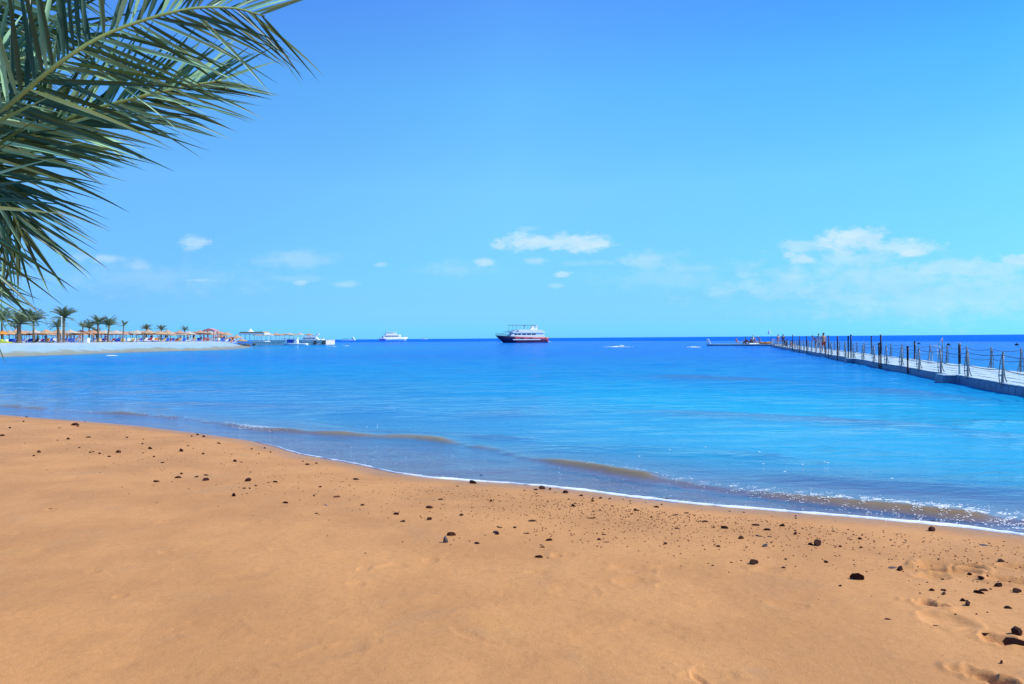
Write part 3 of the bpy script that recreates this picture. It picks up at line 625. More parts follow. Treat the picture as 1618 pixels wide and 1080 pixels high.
# swim ladder on the far edge
m_white = mat('white_paint', (.80, .82, .82), .4, (.70, .72, .73), 2, .5)
lp = onpier(39.5, PW+.05); ld = empty('swim_ladder', (lp.x, lp.y, DK), -PZ, 'swim ladder with curved white handrails on the far edge of the pier', 'ladder')
q = MB()
for s in (-.25, .25): MB().tube([(-.25, s, 0), (-.22, s, .5), (-.12, s, .82), (0, s, .93), (.12, s, .85), (.17, s, .5), (.17, s, -.9)], .02, 6).build('handrail', m_white, ld, True)
for k in range(4): MB().tube([(.17, -.25, -.15-.25*k), (.17, .25, -.15-.25*k)], .018, 6).build('rung', m_white, ld, True)
hp = onpier(38.2, PW+.02); q = MB(); q.tube([(0,0,0),(0,0,1.35)], .02, 6); q.tube([(0,0,1.35),(-.45,-.25,.85)], .014, 5); q.tube([(0,0,1.35),(.35,.6,.75),(.45,.9,.5)], .014, 5)
o = q.build('ladder_stay', m_post, None, True); o.location = (hp.x, hp.y, DK); tag(o, 'thin peaked stay with two slanting lines beside the swim ladder', 'stay')
# buoys
for (px, py, lb) in [(1452,543,'dark marker buoy afloat beyond the pier, left one of three'),(1499,545,'dark marker buoy afloat beyond the pier, middle one of three'),(1607,545,'dark marker buoy afloat beyond the pier, nearest the right edge')]:
    p = P(px, py); r0 = empty('buoy', (p.x, p.y, 0), 0, lb, 'buoy', 'marker buoys beyond the pier')
    MB().lathe([(.001,-.2),(.22,-.15),(.30,0),(.27,.15),(.12,.27),(.001,.29)], (0,0,0), 12).build('float', m_dgrey, r0, True); MB().tube([(0,0,.25),(0,0,.55)], .03, 6).build('mast', m_dgrey, r0, True)

# ------------------------------------------------------------------ people
def skin(name, nodes, edges, rad, m, parent, scale=1.0, root=None, sub=1):
    me = bpy.data.meshes.new(name); ks = list(nodes); idx = {k: i for i, k in enumerate(ks)}
    es = [(idx[a], idx[b_]) for a, b_ in edges if a in idx and b_ in idx]; me.from_pydata([nodes[k] for k in ks], es, [])
    o = bpy.data.objects.new(name, me); COL.objects.link(o); o.modifiers.new('s', 'SKIN'); 
    for i, k in enumerate(ks): r = rad[k]*scale; me.skin_vertices[0].data[i].radius = (r, r); me.skin_vertices[0].data[i].use_root = (k == (root or ks[0]))
    sm = o.modifiers.new('u', 'SUBSURF'); sm.levels = sm.render_levels = sub
    dg = bpy.context.evaluated_depsgraph_get(); nm_ = bpy.data.meshes.new_from_object(o.evaluated_get(dg)); nm_.name = name
    o.modifiers.clear(); o.data = nm_; nm_.materials.clear(); nm_.materials.append(m); nm_.polygons.foreach_set('use_smooth', [True]*len(nm_.polygons)); o.parent = parent; return o
RAD = dict(pel=.13, wai=.115, che=.145, nec=.055, hd=.085, ht=.075, nose=.02, jaw=.055)
for s in 'lr': RAD.update({'sh'+s: .062, 'el'+s: .042, 'wr'+s: .028, 'pa'+s: .032, 'hp'+s: .095, 'kn'+s: .06, 'an'+s: .038, 'to'+s: .03, 'hi'+s: .078, 'mt'+s: .075})
for s in 'lr':
    for k in range(5): RAD[f'f{k}{s}'] = .0095; RAD[f'g{k}{s}'] = .008
EDG = [('pel','wai'),('wai','che'),('che','nec'),('nec','jaw'),('jaw','hd'),('hd','ht'),('jaw','nose')]
for s in 'lr': EDG += [('che','sh'+s),('sh'+s,'el'+s),('el'+s,'wr'+s),('wr'+s,'pa'+s),('pel','hp'+s),('hp'+s,'mt'+s),('mt'+s,'kn'+s),('kn'+s,'an'+s),('an'+s,'to'+s)]
for s in 'lr':
    for k in range(5): EDG += [('pa'+s, f'f{k}{s}'), (f'f{k}{s}', f'g{k}{s}')]
def pose(kind):
    V = Vector; n = {}
    def limbs(hip, kn, an, to, sh, el, wr, s):
        n['hp'+s] = V(hip); n['kn'+s] = V(kn); n['an'+s] = V(an); n['to'+s] = V(to); n['mt'+s] = (n['hp'+s]+n['kn'+s])*.5; n['sh'+s] = V(sh); n['el'+s] = V(el); n['wr'+s] = V(wr)
        d = (n['wr'+s]-n['el'+s]).normalized(); a = d.cross(V((1, 0, .01))).normalized(); sgn = 1 if s == 'r' else -1
        n['pa'+s] = n['wr'+s]+d*.07
        for k in range(4):
            L_ = (.06, .07, .066, .05)[k]; b0 = n['pa'+s]+a*((k-1.5)*.022)+d*.03
            n[f'f{k}{s}'] = b0+d*.02; n[f'g{k}{s}'] = b0+d*L_+V((-sgn*.015, 0, 0))
        n[f'f4{s}'] = n['wr'+s]+d*.045+a*-.045; n[f'g4{s}'] = n[f'f4{s}']+d*.04-a*.012
    def trunk(p, w_, c, nk, j, h, t, ns): n.update(pel=V(p), wai=V(w_), che=V(c), nec=V(nk), jaw=V(j), hd=V(h), ht=V(t), nose=V(ns))
    if kind in ('stand', 'walk', 'hips'):
        trunk((0,0,.96),(0,.01,1.12),(0,0,1.32),(0,.01,1.50),(0,.03,1.58),(0,.02,1.66),(0,.005,1.71),(0,.115,1.635))
        for s, g in (('r', 1), ('l', -1)):
            if kind == 'walk': limbs((g*.10,0,.90),(g*.10,.16*g+.05,.49),(g*.10,.24*g-.04,.09+(0 if g > 0 else .05)),(g*.11,.24*g+.12,.035),(g*.20,0,1.43),(g*.25,-.10*g,1.15),(g*.25,-.14*g+.1,.92),s)
            elif kind == 'hips': limbs((g*.10,0,.90),(g*.12,.02,.49),(g*.13,-.02,.08),(g*.15,.13,.035),(g*.20,0,1.43),(g*.36,-.06,1.20),(g*.24,.06,1.02),s)
            else: limbs((g*.10,0,.90),(g*.11,.02,.49),(g*.12,-.02,.08),(g*.14,.13,.035),(g*.20,0,1.43),(g*.27,-.02,1.15),(g*.28,.06,.90),s)
    elif kind == 'bend':
        trunk((0,-.1,.92),(0,0,1.06),(0,.16,1.20),(0,.30,1.32),(0,.37,1.36),(0,.39,1.43),(0,.39,1.48),(0,.47,1.37))
        for s, g in (('r', 1), ('l', -1)): limbs((g*.1,-.1,.87),(g*.12,.06,.48),(g*.12,-.02,.08),(g*.13,.13,.035),(g*.19,.22,1.28),(g*.22,.30,1.0),(g*.12,.42,.80),s)
    elif kind == 'sit':      # sitting on something .42 high
        trunk((0,0,.52),(0,-.02,.68),(0,-.02,.88),(0,.0,1.06),(0,.03,1.14),(0,.02,1.22),(0,.0,1.27),(0,.115,1.195))
        for s, g in (('r', 1), ('l', -1)): limbs((g*.10,.03,.50),(g*.13,.44,.50),(g*.13,.46,.09),(g*.14,.60,.035),(g*.20,-.02,.99),(g*.25,.06,.72),(g*.15,.30,.58),s)
    elif kind == 'floor':    # sitting on the ground, knees up
        trunk((0,0,.13),(0,-.05,.28),(0,-.03,.48),(0,.02,.66),(0,.06,.74),(0,.05,.82),(0,.03,.87),(0,.145,.795))
        for s, g in (('r', 1), ('l', -1)): limbs((g*.10,.03,.12),(g*.13,.38,.42),(g*.13,.62,.07),(g*.14,.76,.035),(g*.20,-.02,.59),(g*.24,.14,.38),(g*.16,.36,.42),s)
    else:                    # reclining on a lounger whose pad is at .36, feet toward +y
        trunk((0,0,.46),(0,-.14,.52),(0,-.33,.64),(0,-.50,.76),(0,-.56,.82),(0,-.61,.87),(0,-.65,.90),(0,-.52,.90))
        for s, g in (('r', 1), ('l', -1)): limbs((g*.10,.05,.45),(g*.12,.46,.50 if g > 0 else .44),(g*.12,.86,.42),(g*.14,.90,.52),(g*.20,-.42,.68),(g*.27,-.18,.52),(g*.18,.05,.50),s)
    return n
PC = {}
def person(kind, x, y, z, rz, skinm, label, shirt=None, shorts=None, hair=None, hat=None, bag=None, sc=1.0):
    r0 = empty('person', (x, y, z), rz, label, 'person'); r0.scale = (sc, sc, sc)
    n = pose(kind)
    def cached(key, fn):
        if key in PC: o = bpy.data.objects.new(PC[key].name.split('.')[0], PC[key]); COL.objects.link(o); o.parent = r0
        else: o = fn(); PC[key] = o.data
        return o
    def setm(o, m): o.material_slots[0].link = 'OBJECT'; o.material_slots[0].material = m
    setm(cached(('body', kind), lambda: skin('body', n, EDG, RAD, skinm, r0, root='pel')), skinm)
    if shorts: 
        def f():
            q = {k: n[k] for k in ('pel','wai','hpl','hpr','mtl','mtr','knl','knr')}; q['wai'] = n['pel'].lerp(n['wai'], .45)
            for s in 'lr': q['kn'+s] = n['hp'+s].lerp(n['kn'+s], .78)
            rr = dict(RAD); rr['knl'] = rr['knr'] = .068
            return skin('shorts', q, EDG, rr, shorts, r0, 1.16, 'pel')
        setm(cached(('shorts', kind), f), shorts)
    if shirt:
        def f():
            q = {k: n[k] for k in ('wai','che','nec','shl','shr','ell','elr','pel')}; q['nec'] = n['che'].lerp(n['nec'], .55)
            for s in 'lr': q['el'+s] = n['sh'+s].lerp(n['el'+s], .62)
            rr = dict(RAD); rr['nec'] = .07
            return skin('shirt', q, EDG, rr, shirt, r0, 1.13, 'che')
        setm(cached(('shirt', kind), f), shirt)
    h = n['hd']; hm = MB(); ax_ = (n['ht']-n['jaw']).normalized()
    for i in range(6):
        for k in range(10): pass
    c_ = h+ax_*.03-(n['nose']-h)*.16; vs = []; fs = []
    for i in range(6):
        th = i/5*1.9
        for k in range(10):
            ph = 2*math.pi*k/10; vs.append(c_+Vector((math.sin(th)*math.cos(ph)*.098, math.sin(th)*math.sin(ph)*.105, math.cos(th)*.10)))
    for i in range(5):
        for k in range(10): fs.append((i*10+k, (i+1)*10+k, (i+1)*10+(k+1) % 10, i*10+(k+1) % 10))
    hm.add(vs, fs); hm.build('hair', hair or m_hair, r0, True)
    if hat: MB().lathe([(.001,.15),(.09,.14),(.11,.07),(.2,.05),(.21,.04),(.11,.05)], tuple(h), 12).build('hat', hat, r0, True)
    if bag: MB().box((.30, .02, .62), (.07, .18, .2), 0, .85).build('bag', bag, r0)
    return r0
m_hair = mat('hair_dark', (.03, .02, .015), .6); sk1 = mat('skin_tan', (.50, .25, .15), .5, (.44, .21, .12), 5); sk2 = mat('skin_pale', (.62, .38, .28), .5, (.55, .32, .22), 5); sk3 = mat('skin_brown', (.30, .15, .09), .5)
def cl(name, c_): return mat(name, c_, .85, tuple(v*.75 for v in c_), 12)
c_red = cl('cloth_red', (.55,.03,.03)); c_pink = cl('cloth_pink', (.62,.26,.28)); c_navy = cl('cloth_navy', (.02,.02,.10)); c_blue = cl('cloth_blue', (.04,.09,.38)); c_gb = cl('cloth_greyblue', (.30,.36,.50))
c_white = cl('cloth_white', (.78,.78,.76)); c_black = cl('cloth_black', (.02,.02,.025)); c_or = cl('cloth_orange', (.72,.28,.05)); c_yel = cl('cloth_yellow', (.75,.55,.08)); c_green = cl('cloth_green', (.10,.30,.12))
def pp(px, d): p = onpier(d, pfix(px, d)); return p.x, p.y, DK
person('stand', *pp(1299.5, 64), math.pi*.05, sk1, 'bare-chested tanned man in red shorts walking away along the pier', shorts=c_red)
person('bend', *pp(1284, 86), math.pi*.5, sk1, 'person in dark blue leaning over, left one of the couple on the pier', shirt=c_blue, shorts=c_blue)
person('stand', *pp(1288.3, 85), math.pi*.9, sk2, 'person in grey blue shirt and white trousers, right one of the couple', shirt=c_gb, shorts=c_white, hat=None)
person('walk', *pp(1229.6, 104.5), .2, sk2, 'person in pink shirt walking near the far end of the pier', shirt=c_pink, shorts=c_pink)
person('walk', *pp(1236.8, 103), .1, sk3, 'person in navy top carrying a dark bag near the pier end', shirt=c_navy, shorts=c_black, bag=c_black)
person('floor', *pp(1241.3, 100.5), 1.6, sk3, 'seated person in black on the deck, right of the one with a bag', shirt=c_black, shorts=c_black)
person('floor', *pp(1249, 92), -1.5, sk2, 'seated person in pink on the deck by the low dark pile', shirt=c_pink, shorts=c_white)

# ------------------------------------------------------------------ swimming raft at the end
ra, rb = Vector((48.8, 126.5, 0)), Vector((39.0, 137.5, 0)); rd = (rb-ra).normalized(); rn = Vector((-rd.y, rd.x, 0)); rn = rn if rn.y > 0 else -rn; rL = (rb-ra).length
raft = empty('swimming_raft', ra, 0, 'low pale floating raft carrying loungers beyond the end of the pier', 'raft')
q = MB(); q2 = MB(); RZ = math.atan2(rd.y, rd.x)
for i in range(int(rL/.5)):
    for j in range(7):
        c_ = rd*(i+.5)*.5+rn*(j+.5)*.5; q.box((c_.x, c_.y, .08), (.235,.235,.20), RZ); q2.box((c_.x, c_.y, .29), (.23,.23,.012), RZ, .96)
q.build('floats', m_float, raft); q2.build('deck', m_deck, raft)
def onraft(px, dep_=1.0):
    u = (px-809)/FPX; a = ra+rn*dep_; t_ = (u*a.y-a.x)/(rd.x-u*rd.y); p = a+rd*t_; return p.x, p.y, .30
# link from pier end to raft
e0 = onpier(D1, PW/2); q = MB(); q2 = MB(); lk = empty('link_pontoon', (e0.x, e0.y, 0), 0, 'short pale walkway joining the pier end to the raft', 'pontoon'); ev = Vector((ra.x+1.2, ra.y+1.0, 0))-e0
az = math.atan2(ev.y, ev.x); ln = ev.length; dv = ev.normalized(); dn = Vector((-dv.y, dv.x, 0))
for i in range(int(ln/.5)+1):
    for j in range(-2, 2): c_ = dv*(i+.5)*.5+dn*(j+.5)*.5; q.box((c_.x, c_.y, .07), (.235,.235,.20), az); q2.box((c_.x, c_.y, .277), (.23,.23,.008), az, .96)
q.build('floats', m_float, lk); q2.build('deck', m_deck, lk)
def lounger_parts(r0, m_pad, m_fr, back=.55):
    q = MB(); 
    for s in (-.3, .3): q.tube([(s,-.95,.30),(s,.95,.30)], .022, 5)
    for y_ in (-.7, .7):
        for s in (-.3, .3): q.tube([(s,y_,0),(s,y_,.30)], .022, 5)
    q.tube([(-.3,.95,.30),(.3,.95,.30)], .022, 5); q.tube([(-.3,-.2,.3),(-.3,-.75,.3+back)], .02, 5); q.tube([(.3,-.2,.3),(.3,-.75,.3+back)], .02, 5)
    q.build('frame', m_fr, r0)
    q = MB(); q.box((0,.4,.345), (.31,.60,.035)); q.box((0,-.50,.345+back*.5), (.31,.40,.035), 0, 1, -math.atan2(back,.6)); q.build('mattress', m_pad, r0)
LP = {}
def lounger(x, y, z, rz, key, label, group, back=.55):
    m_pad, m_fr = PADS[key]
    if (key, back) in LP: r0 = copy_tree(LP[(key, back)])
    else: r0 = empty('sun_lounger', (0,0,0)); lounger_parts(r0, m_pad, m_fr, back); LP[(key, back)] = r0
    r0.location = (x, y, z); r0.rotation_euler = (0, 0, rz); tag(r0, label, 'sun lounger', group); return r0
PADS = {'white': (c_white, m_white), 'blue': (cl('pad_blue', (.03,.10,.55)), m_white), 'red': (cl('pad_red', (.5,.05,.04)), m_white), 'yellow': (cl('pad_yellow', (.70,.50,.15)), m_white), 'orange': (c_or, m_white), 'tan': (cl('pad_tan', (.5,.33,.2)), m_white)}
lounger(*onraft(1170, 1.0), 1.2, 'white', 'white lounger with raised back at the left part of the raft', 'loungers on the raft', .62)
lounger(*onraft(1185, 1.5), -1.3, 'red', 'red lounger left of the narrow sail on the raft', 'loungers on the raft', .5)
lounger(*onraft(1192, 1.2), -1.3, 'orange', 'orange lounger just under the narrow sail on the raft', 'loungers on the raft', .5)
lounger(*onraft(1197, 1.0), -1.5, 'blue', 'blue lounger right of the narrow sail on the raft', 'loungers on the raft', .5)
person('sit', *onraft(1163.5, .9), -1.3, sk2, 'person in pink sitting at the left of the white raft lounger', shirt=c_pink, shorts=c_pink)
person('floor', *onraft(1179, 1.0), 1.6, sk1, 'tanned person in orange sitting beside a red lounger on the raft', shorts=c_or)
x_, y_, z_ = onraft(1178, 2.2); person('sit', x_, y_, z_, 1.2, sk3, 'dark-shirted person sitting behind the others at the middle of the raft', shirt=c_navy, shorts=c_navy)
person('sit', *onraft(1187, .8), 1.5, sk1, 'person in red sitting left of the narrow sail on the raft', shirt=c_red, shorts=c_red)
x_, y_, z_ = onraft(1192.5, 2.0); person('sit', x_, y_, z_, -1.5, sk2, 'person in pink sitting under the narrow sail on the raft', shirt=c_pink, shorts=c_red)
person('bend', *onraft(1200.5, 1.5), 1.9, sk2, 'person in blue with a white hat stooping near the orange kayak', shirt=c_blue, shorts=c_gb, hat=c_white)
x_, y_, z_ = onraft(1209.5, 1.2)
kk = empty('kayak', (x_, y_, z_), math.atan2(rd.y, rd.x)+.6, 'orange kayak lying on the raft close to the pier end', 'kayak'); q = MB(); sec = []
for i in range(13):
    t_ = i/12*2-1; q_ = max(.03, (1-abs(t_)**2.4)); sec.append((t_*1.35, .36*q_, .12+.25*abs(t_)**3, .42-.06*(1-abs(t_))))
vs = []; fs = []
for x, hw, zb, zt in sec: vs += [(x,0,zb-.1),(x,-hw*.7,zb),(x,-hw,(zb+zt)/2),(x,-hw*.55,zt),(x,0,zt+.05),(x,hw*.55,zt),(x,hw,(zb+zt)/2),(x,hw*.7,zb)]
for i in range(12):
    for k in range(8): fs.append((i*8+k, i*8+(k+1) % 8, i*8+8+(k+1) % 8, i*8+8+k))
fs += [tuple(range(8)), tuple(96+k for k in range(8))]; q.add(vs, fs); q.build('hull', c_or, kk, True)
MB().lathe([(.16,.42),(.24,.44),(.26,.47),(.22,.48),(.15,.43)], (0,0,0), 14).build('cockpit_rim', m_dgrey, kk, True)
x_, y_, z_ = onraft(1221.5, 1.0); ld2 = empty('raft_ladder', (x_, y_, z_), .3, 'small white ladder frame at the pier end of the raft', 'ladder')
for s in (-.22, .22): MB().tube([(s,.1,-.5),(s,.1,.8),(s,.0,1.0),(s,-.2,1.0),(s,-.3,.0)], .03, 6).build('handrail', m_white, ld2, True)
for k in range(3): MB().tube([(-.22,.1,-.3+.3*k),(.22,.1,-.3+.3*k)], .025, 6).build('rung', m_white, ld2, True)
x_, y_, z_ = onraft(1119.3, .8); ld3 = empty('diving_steps', (x_, y_, z_), -.5, 'white and dark A-shaped ladder at the left tip of the raft', 'ladder')
for s in (-.25, .25):
    MB().tube([(.5,s,0),(.05,s,.95),(-.2,s,1.05),(-.25,s,.9),(-.25,s,-.4)], .045, 6).build('handrail', m_white, ld3, True)
for k in range(3): MB().box((-.22,0,.15+.28*k), (.09,.25,.03)).build('step', c_navy, ld3)
# narrow sail dinghy behind the raft
x_, y_, z_ = onraft(1190.3, 5.2); dg_ = empty('sailing_dinghy', (x_, y_, 0), .5, 'small dinghy with a narrow green and white sail standing behind the raft', 'dinghy')
MB().tube([(0,0,.1),(0,0,2.15)], [.05,.03], 6).build('mast', m_post, dg_, True)
def sail(pts, m, name, par, th=.02):
    q = MB(); n_ = len(pts); q.add([(x, -th, z) for x, z in pts]+[(x, th, z) for x, z in pts], [tuple(range(n_)), tuple(range(2*n_-1, n_-1, -1))]+[(i, (i+1) % n_, (i+1) % n_+n_, i+n_) for i in range(n_)]); return q.build(name, m, par)
sail([(-.05,.5),(-.05,2.15),(-.22,1.9),(-.30,1.2),(-.26,.5)], c_green, 'folded_sail', dg_); sail([(.04,.6),(.04,2.1),(.2,1.7),(.45,1.1),(.62,.6)], c_white, 'mainsail', dg_)
def hull(q, L_, B, zk, sh0, sh1, rake, n=14, stern=.85, flare=1.0):
    # bow toward +x, stern at -L/2; returns sections
    vs = []; fs = []; 
    for i in range(n+1):
        t_ = i/n; hw = B/2*(stern+(1-stern)*min(1, t_*3)) * (1 if t_ < .5 else math.sqrt(max(0.0004, 1-((t_-.5)/.5)**2.3)))
        sheer = sh0+(sh1-sh0)*t_**2.2
        for lev, (wz_, wk) in enumerate(((0, .08), (.25, .55*flare), (.6, .85), (1, 1))):
            z = zk+(sheer-zk)*wz_; x = -L_/2+t_*L_*(1)-rake*(1-wz_)*t_**3; 
            hwz = hw*(wk+(1-wk)*(.0 if t_ > .8 else .25*(1-t_)))
            vs.append((x, -hwz, z))
            vs.append((x, hwz, z))
    for i in range(n):
        a = i*8; b_ = a+8
        for k in range(3):
            fs.append((a+2*k, b_+2*k, b_+2*k+2, a+2*k+2)); fs.append((a+2*k+1, a+2*k+3, b_+2*k+3, b_+2*k+1))
        fs.append((a+6, b_+6, b_+7, a+7)); fs.append((a, a+1, b_+1, b_))
    fs.append((0,2,4,6,7,5,3,1)); e = n*8; fs.append((e,e+1,e+3,e+5,e+7,e+6,e+4,e+2)); q.add(vs, fs); return q
m_hullw = mat('gelcoat_white', (.92,.92,.91), .25, (.88,.88,.87), .5, .5); m_glass = mat('dark_glass', (.015,.02,.04), .1, spec=.6); m_steel = mat('rail_steel', (.5,.52,.55), .3, metal=.8)
x_, y_ = dg_.location.x, dg_.location.y; q = MB(); hull(q, 3.6, 1.3, -.12, .38, .50, .4); q.build('hull', m_hullw, dg_, True)

# ------------------------------------------------------------------ boats
def rail(q, pts, h, posts_, r=.025):
    q.tube([Vector(p)+Vector((0,0,h)) for p in pts], r, 4, False); q.tube([Vector(p)+Vector((0,0,h*.5)) for p in pts], r*.7, 4, False)
    for i in range(len(pts)-1):
        for k in range(posts_): p = Vector(pts[i]).lerp(Vector(pts[i+1]), k/posts_); q.tube([p, p+Vector((0,0,h))], r, 4, False)
# dark red dive boat: bow to the left
bd = 266; bc = LX(823.5, bd); db = empty('dive_boat', (bc, bd, 0), math.pi+.36, 'two-deck motor boat with dark red and navy hull anchored in the bay', 'boat')
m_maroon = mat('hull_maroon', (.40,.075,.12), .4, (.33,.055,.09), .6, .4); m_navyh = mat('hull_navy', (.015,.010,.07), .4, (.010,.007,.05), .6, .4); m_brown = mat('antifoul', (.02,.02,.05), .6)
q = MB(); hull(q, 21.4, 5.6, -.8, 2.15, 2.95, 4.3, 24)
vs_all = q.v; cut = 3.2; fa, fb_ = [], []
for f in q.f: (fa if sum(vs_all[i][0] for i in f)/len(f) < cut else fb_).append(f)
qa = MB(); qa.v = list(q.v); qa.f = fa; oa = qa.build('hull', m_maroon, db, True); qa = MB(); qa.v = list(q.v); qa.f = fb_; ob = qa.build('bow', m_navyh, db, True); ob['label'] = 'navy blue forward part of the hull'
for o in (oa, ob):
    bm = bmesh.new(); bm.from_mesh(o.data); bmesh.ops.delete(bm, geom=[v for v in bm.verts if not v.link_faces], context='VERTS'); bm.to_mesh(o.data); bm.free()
for s in (-1, 1):
    MB().prism([(-7,1.05),(4.2,1.10),(4.6,1.4),(-7,1.35)], s*2.72-.03, s*2.72+.06).build('stripe', m_hullw, db)
    for x in (-9.2, -3.0, .2, .8): MB().box((x, s*2.76, 1.75), (.25 if x > -9 else .1, .05, .22)).build('porthole', m_glass, db)
MB().prism([(-9.3,2.15),(-5.5,2.15),(5.4,2.45),(4.6,3.3),(3.9,3.85),(-8.2,3.75),(-8.9,3.0)], -2.25, 2.25).build('deckhouse', m_hullw, db)
MB().prism([(-8.6,3.80),(4.0,3.9),(4.6,4.05),(3.2,4.75),(1.6,5.15),(-7.6,5.0),(-8.9,4.4),(-9.3,3.9)], -2.5, 2.5).build('upper_deck', m_hullw, db)
for s in (-1, 1):
    for (x0, x1) in ((-5.2,-3.6),(-3.2,-1.6),(-1.2,.4),(.9,2.2),(2.5,3.6)): MB().prism([(x0,3.05),(x1,3.05),(x1,3.55),(x0,3.55)], s*2.27-.02, s*2.27+.02).build('window', m_glass, db)
MB().prism([(3.4,4.35),(2.6,4.75),(1.9,4.75),(1.9,4.35)], -2.52, 2.52).build('wheelhouse_window', m_glass, db)
MB().prism([(-4.2,5.0),(-5.6,6.7),(-6.1,6.9),(-6.2,6.4),(-5.9,5.0)], -2.2, -1.9).build('radar_arch', m_hullw, db); MB().prism([(-4.2,5.0),(-5.6,6.7),(-6.1,6.9),(-6.2,6.4),(-5.9,5.0)], 1.9, 2.2).build('radar_arch', m_hullw, db)
MB().box((-5.9,0,6.75), (.25,1.9,.1)).build('arch_beam', m_hullw, db)
MB().box((-.4,0,6.85), (5.2,2.3,.05)).build('canopy', m_gb0 if 'm_gb0' in globals() else c_gb, db)
q = MB()
for x in (-5, -2.0, 1.2, 4.4):
    for s in (-2.1, 2.1): q.tube([(x,s,5.0 if x < 2 else 4.2),(x,s,6.83)], .05, 5)
q.build('canopy_post', m_steel, db)
q = MB(); q.tube([(-1,0,5.1),(-1.5,0,6.4)], .12, 6); q.lathe([(.01,0),(.3,.05),(.25,.3),(.01,.35)], (-1.5,0,6.4), 8); q.build('radar', m_hullw, db, True)
q = MB(); rail(q, [(5,-2.2,2.45),(8,-1.5,2.65),(10.6,-.15,2.95)], .9, 4, .035); rail(q, [(5,2.2,2.45),(8,1.5,2.65),(10.6,.15,2.95)], .9, 4, .035); rail(q, [(4.0,-2.2,4.1),(6.2,-1.6,3.9)], .7, 3, .035); q.build('bow_rail', m_steel, db)
MB().box((5.4,0,4.15), (1.5,1.8,.05)).build('foredeck_awning', c_gb, db)
MB().box((-11.1,0,.35), (.5,2.2,.08)).build('swim_platform', m_hullw, db)
MB().tube([(10.0,0,2.5),(9.3,.0,1.2),(8.6,0,-.2)], .05, 5).build('anchor_chain', m_steel, db, True)
# white motor yacht: bow to the right
yd = 640; yt = empty('motor_yacht', (LX(622, yd), yd, 0), .42, 'large white motor yacht with dark window band at anchor far out', 'yacht')
q = MB(); hull(q, 27.5, 6.8, -1, 2.6, 3.6, 2.5, 20); q.build('hull', m_hullw, yt, True); MB().prism([(-13.7,-.3),(-9.5,-.3),(-8,2.3),(-13.4,2.45)], -3.3, 3.3).build('stern_quarter', PADS['blue'][0], yt)
MB().prism([(-10,2.6),(8,3.0),(5.5,4.6),(3.4,6.0),(-7,6.0),(-10.5,4.7)], -2.9, 2.9).build('deckhouse', m_hullw, yt)
MB().prism([(-8.5,6.0),(3.5,6.0),(1.5,7.4),(-.5,7.9),(-5.5,7.9),(-8.0,7.0)], -2.6, 2.6).build('flybridge', m_hullw, yt)
MB().box((-2.5,0,8.8), (5.2,2.5,.12)).build('hardtop', m_hullw, yt)
q = MB()
for x in (-7, -2.5, 2): 
    for s in (-2.2, 2.2): q.tube([(x,s,7),(x,s,8.8)], .1, 5)
q.build('hardtop_post', m_hullw, yt)
for s in (-1, 1):
    for k in range(6): x = -9+k*2.15; MB().prism([(x,4.1),(x+1.8,4.1),(x+1.8,5.0),(x,5.0)], s*2.92-.03, s*2.92+.03).build('window', m_glass, yt)
    MB().prism([(-7,7.2),(-1,7.2),(-1,7.7),(-6.5,7.7)], s*2.62-.03, s*2.62+.03).build('flybridge_window', mat('grey_glass', (.2,.25,.3), .3), yt)
MB().prism([(5.2,3.1),(7.6,3.1),(6.2,6.4),(5.6,6.4)], -.6, .6).build('mast_fin', m_hullw, yt)
q = MB(); rail(q, [(-13,-3,2.6),(-10,-3,2.6)], 1.2, 2, .06); rail(q, [(6,-2.6,3.0),(11,-1.6,3.4),(13.5,0,3.6)], 1, 4, .06); rail(q, [(6,2.6,3.0),(11,1.6,3.4),(13.5,0,3.6)], 1, 4, .06); q.build('rail', m_steel, yt)
# small far launch
fd = 900; fl_ = empty('motor_launch', (LX(551, fd), fd, 0), -.03, 'small white launch with peaked cabin on the horizon right of the jetty', 'boat')
q = MB(); hull(q, 19, 4, -.8, 1.0, 1.8, 1.8, 14); q.build('hull', m_hullw, fl_, True); MB().prism([(2.5,1.2),(8,1.4),(7,3.2),(5.6,5.2),(5.2,5.2),(4.6,3.6),(2.8,2.6)], -1.6, 1.6).build('cabin', m_hullw, fl_); MB().box((-3.5,0,2.9), (4.2,1.6,.15)).build('awning', c_gb, fl_)
q = MB(); [q.tube([(x,s,.9),(x,s,2.9)], .08, 5) for x in (-7,-3.5,0) for s in (-1.4,1.4)]; q.build('awning_post', m_steel, fl_)
fd = 1900; tb = empty('distant_boat', (LX(670, fd), fd, 0), 0, 'faint pale speck of a boat on the horizon right of the white yacht', 'boat')
q = MB(); hull(q, 17, 4, -.8, 1.4, 2.2, 2, 12); q.build('hull', m_hullw, tb, True); MB().prism([(-6,1.4),(2,1.6),(0,3.8),(-5,3.8)], -1.5, 1.5).build('cabin', m_hullw, tb)
# parasail high beyond the raft
pd_ = 1200; ps = empty('parasail', (LX(1216, pd_), pd_, CAMZ+(hor(1216)-527.3)/FPX*pd_), 0, 'single white sail-like parasail floating above the horizon by the pier end', 'parasail')
q = MB(); vs = []; fs = []
for i in range(9):
    for k in range(9):
        a = (k/8-.5)*2; zt = i/8; x = -1.2+ (zt*.2) + a*(3.2-2.3*zt)*(1) ; vs.append((x+1.0*(1-zt), -1.2*math.cos(a*1.2)*(1-zt*.5), zt*6.6+ .5*math.cos(a*1.5)))
for i in range(8):
    for k in range(8): fs.append((i*9+k, i*9+k+1, i*9+k+10, i*9+k+9))
q.add(vs, fs); o = q.build('canopy', m_hullw, ps, True); o.modifiers.new('t', 'SOLIDIFY').thickness = .08
MB().tube([(-2.5,-.6,.4),(0,-1,-3.6),(2.8,-.6,.4)], .03, 4).build('line', m_steel, ps)

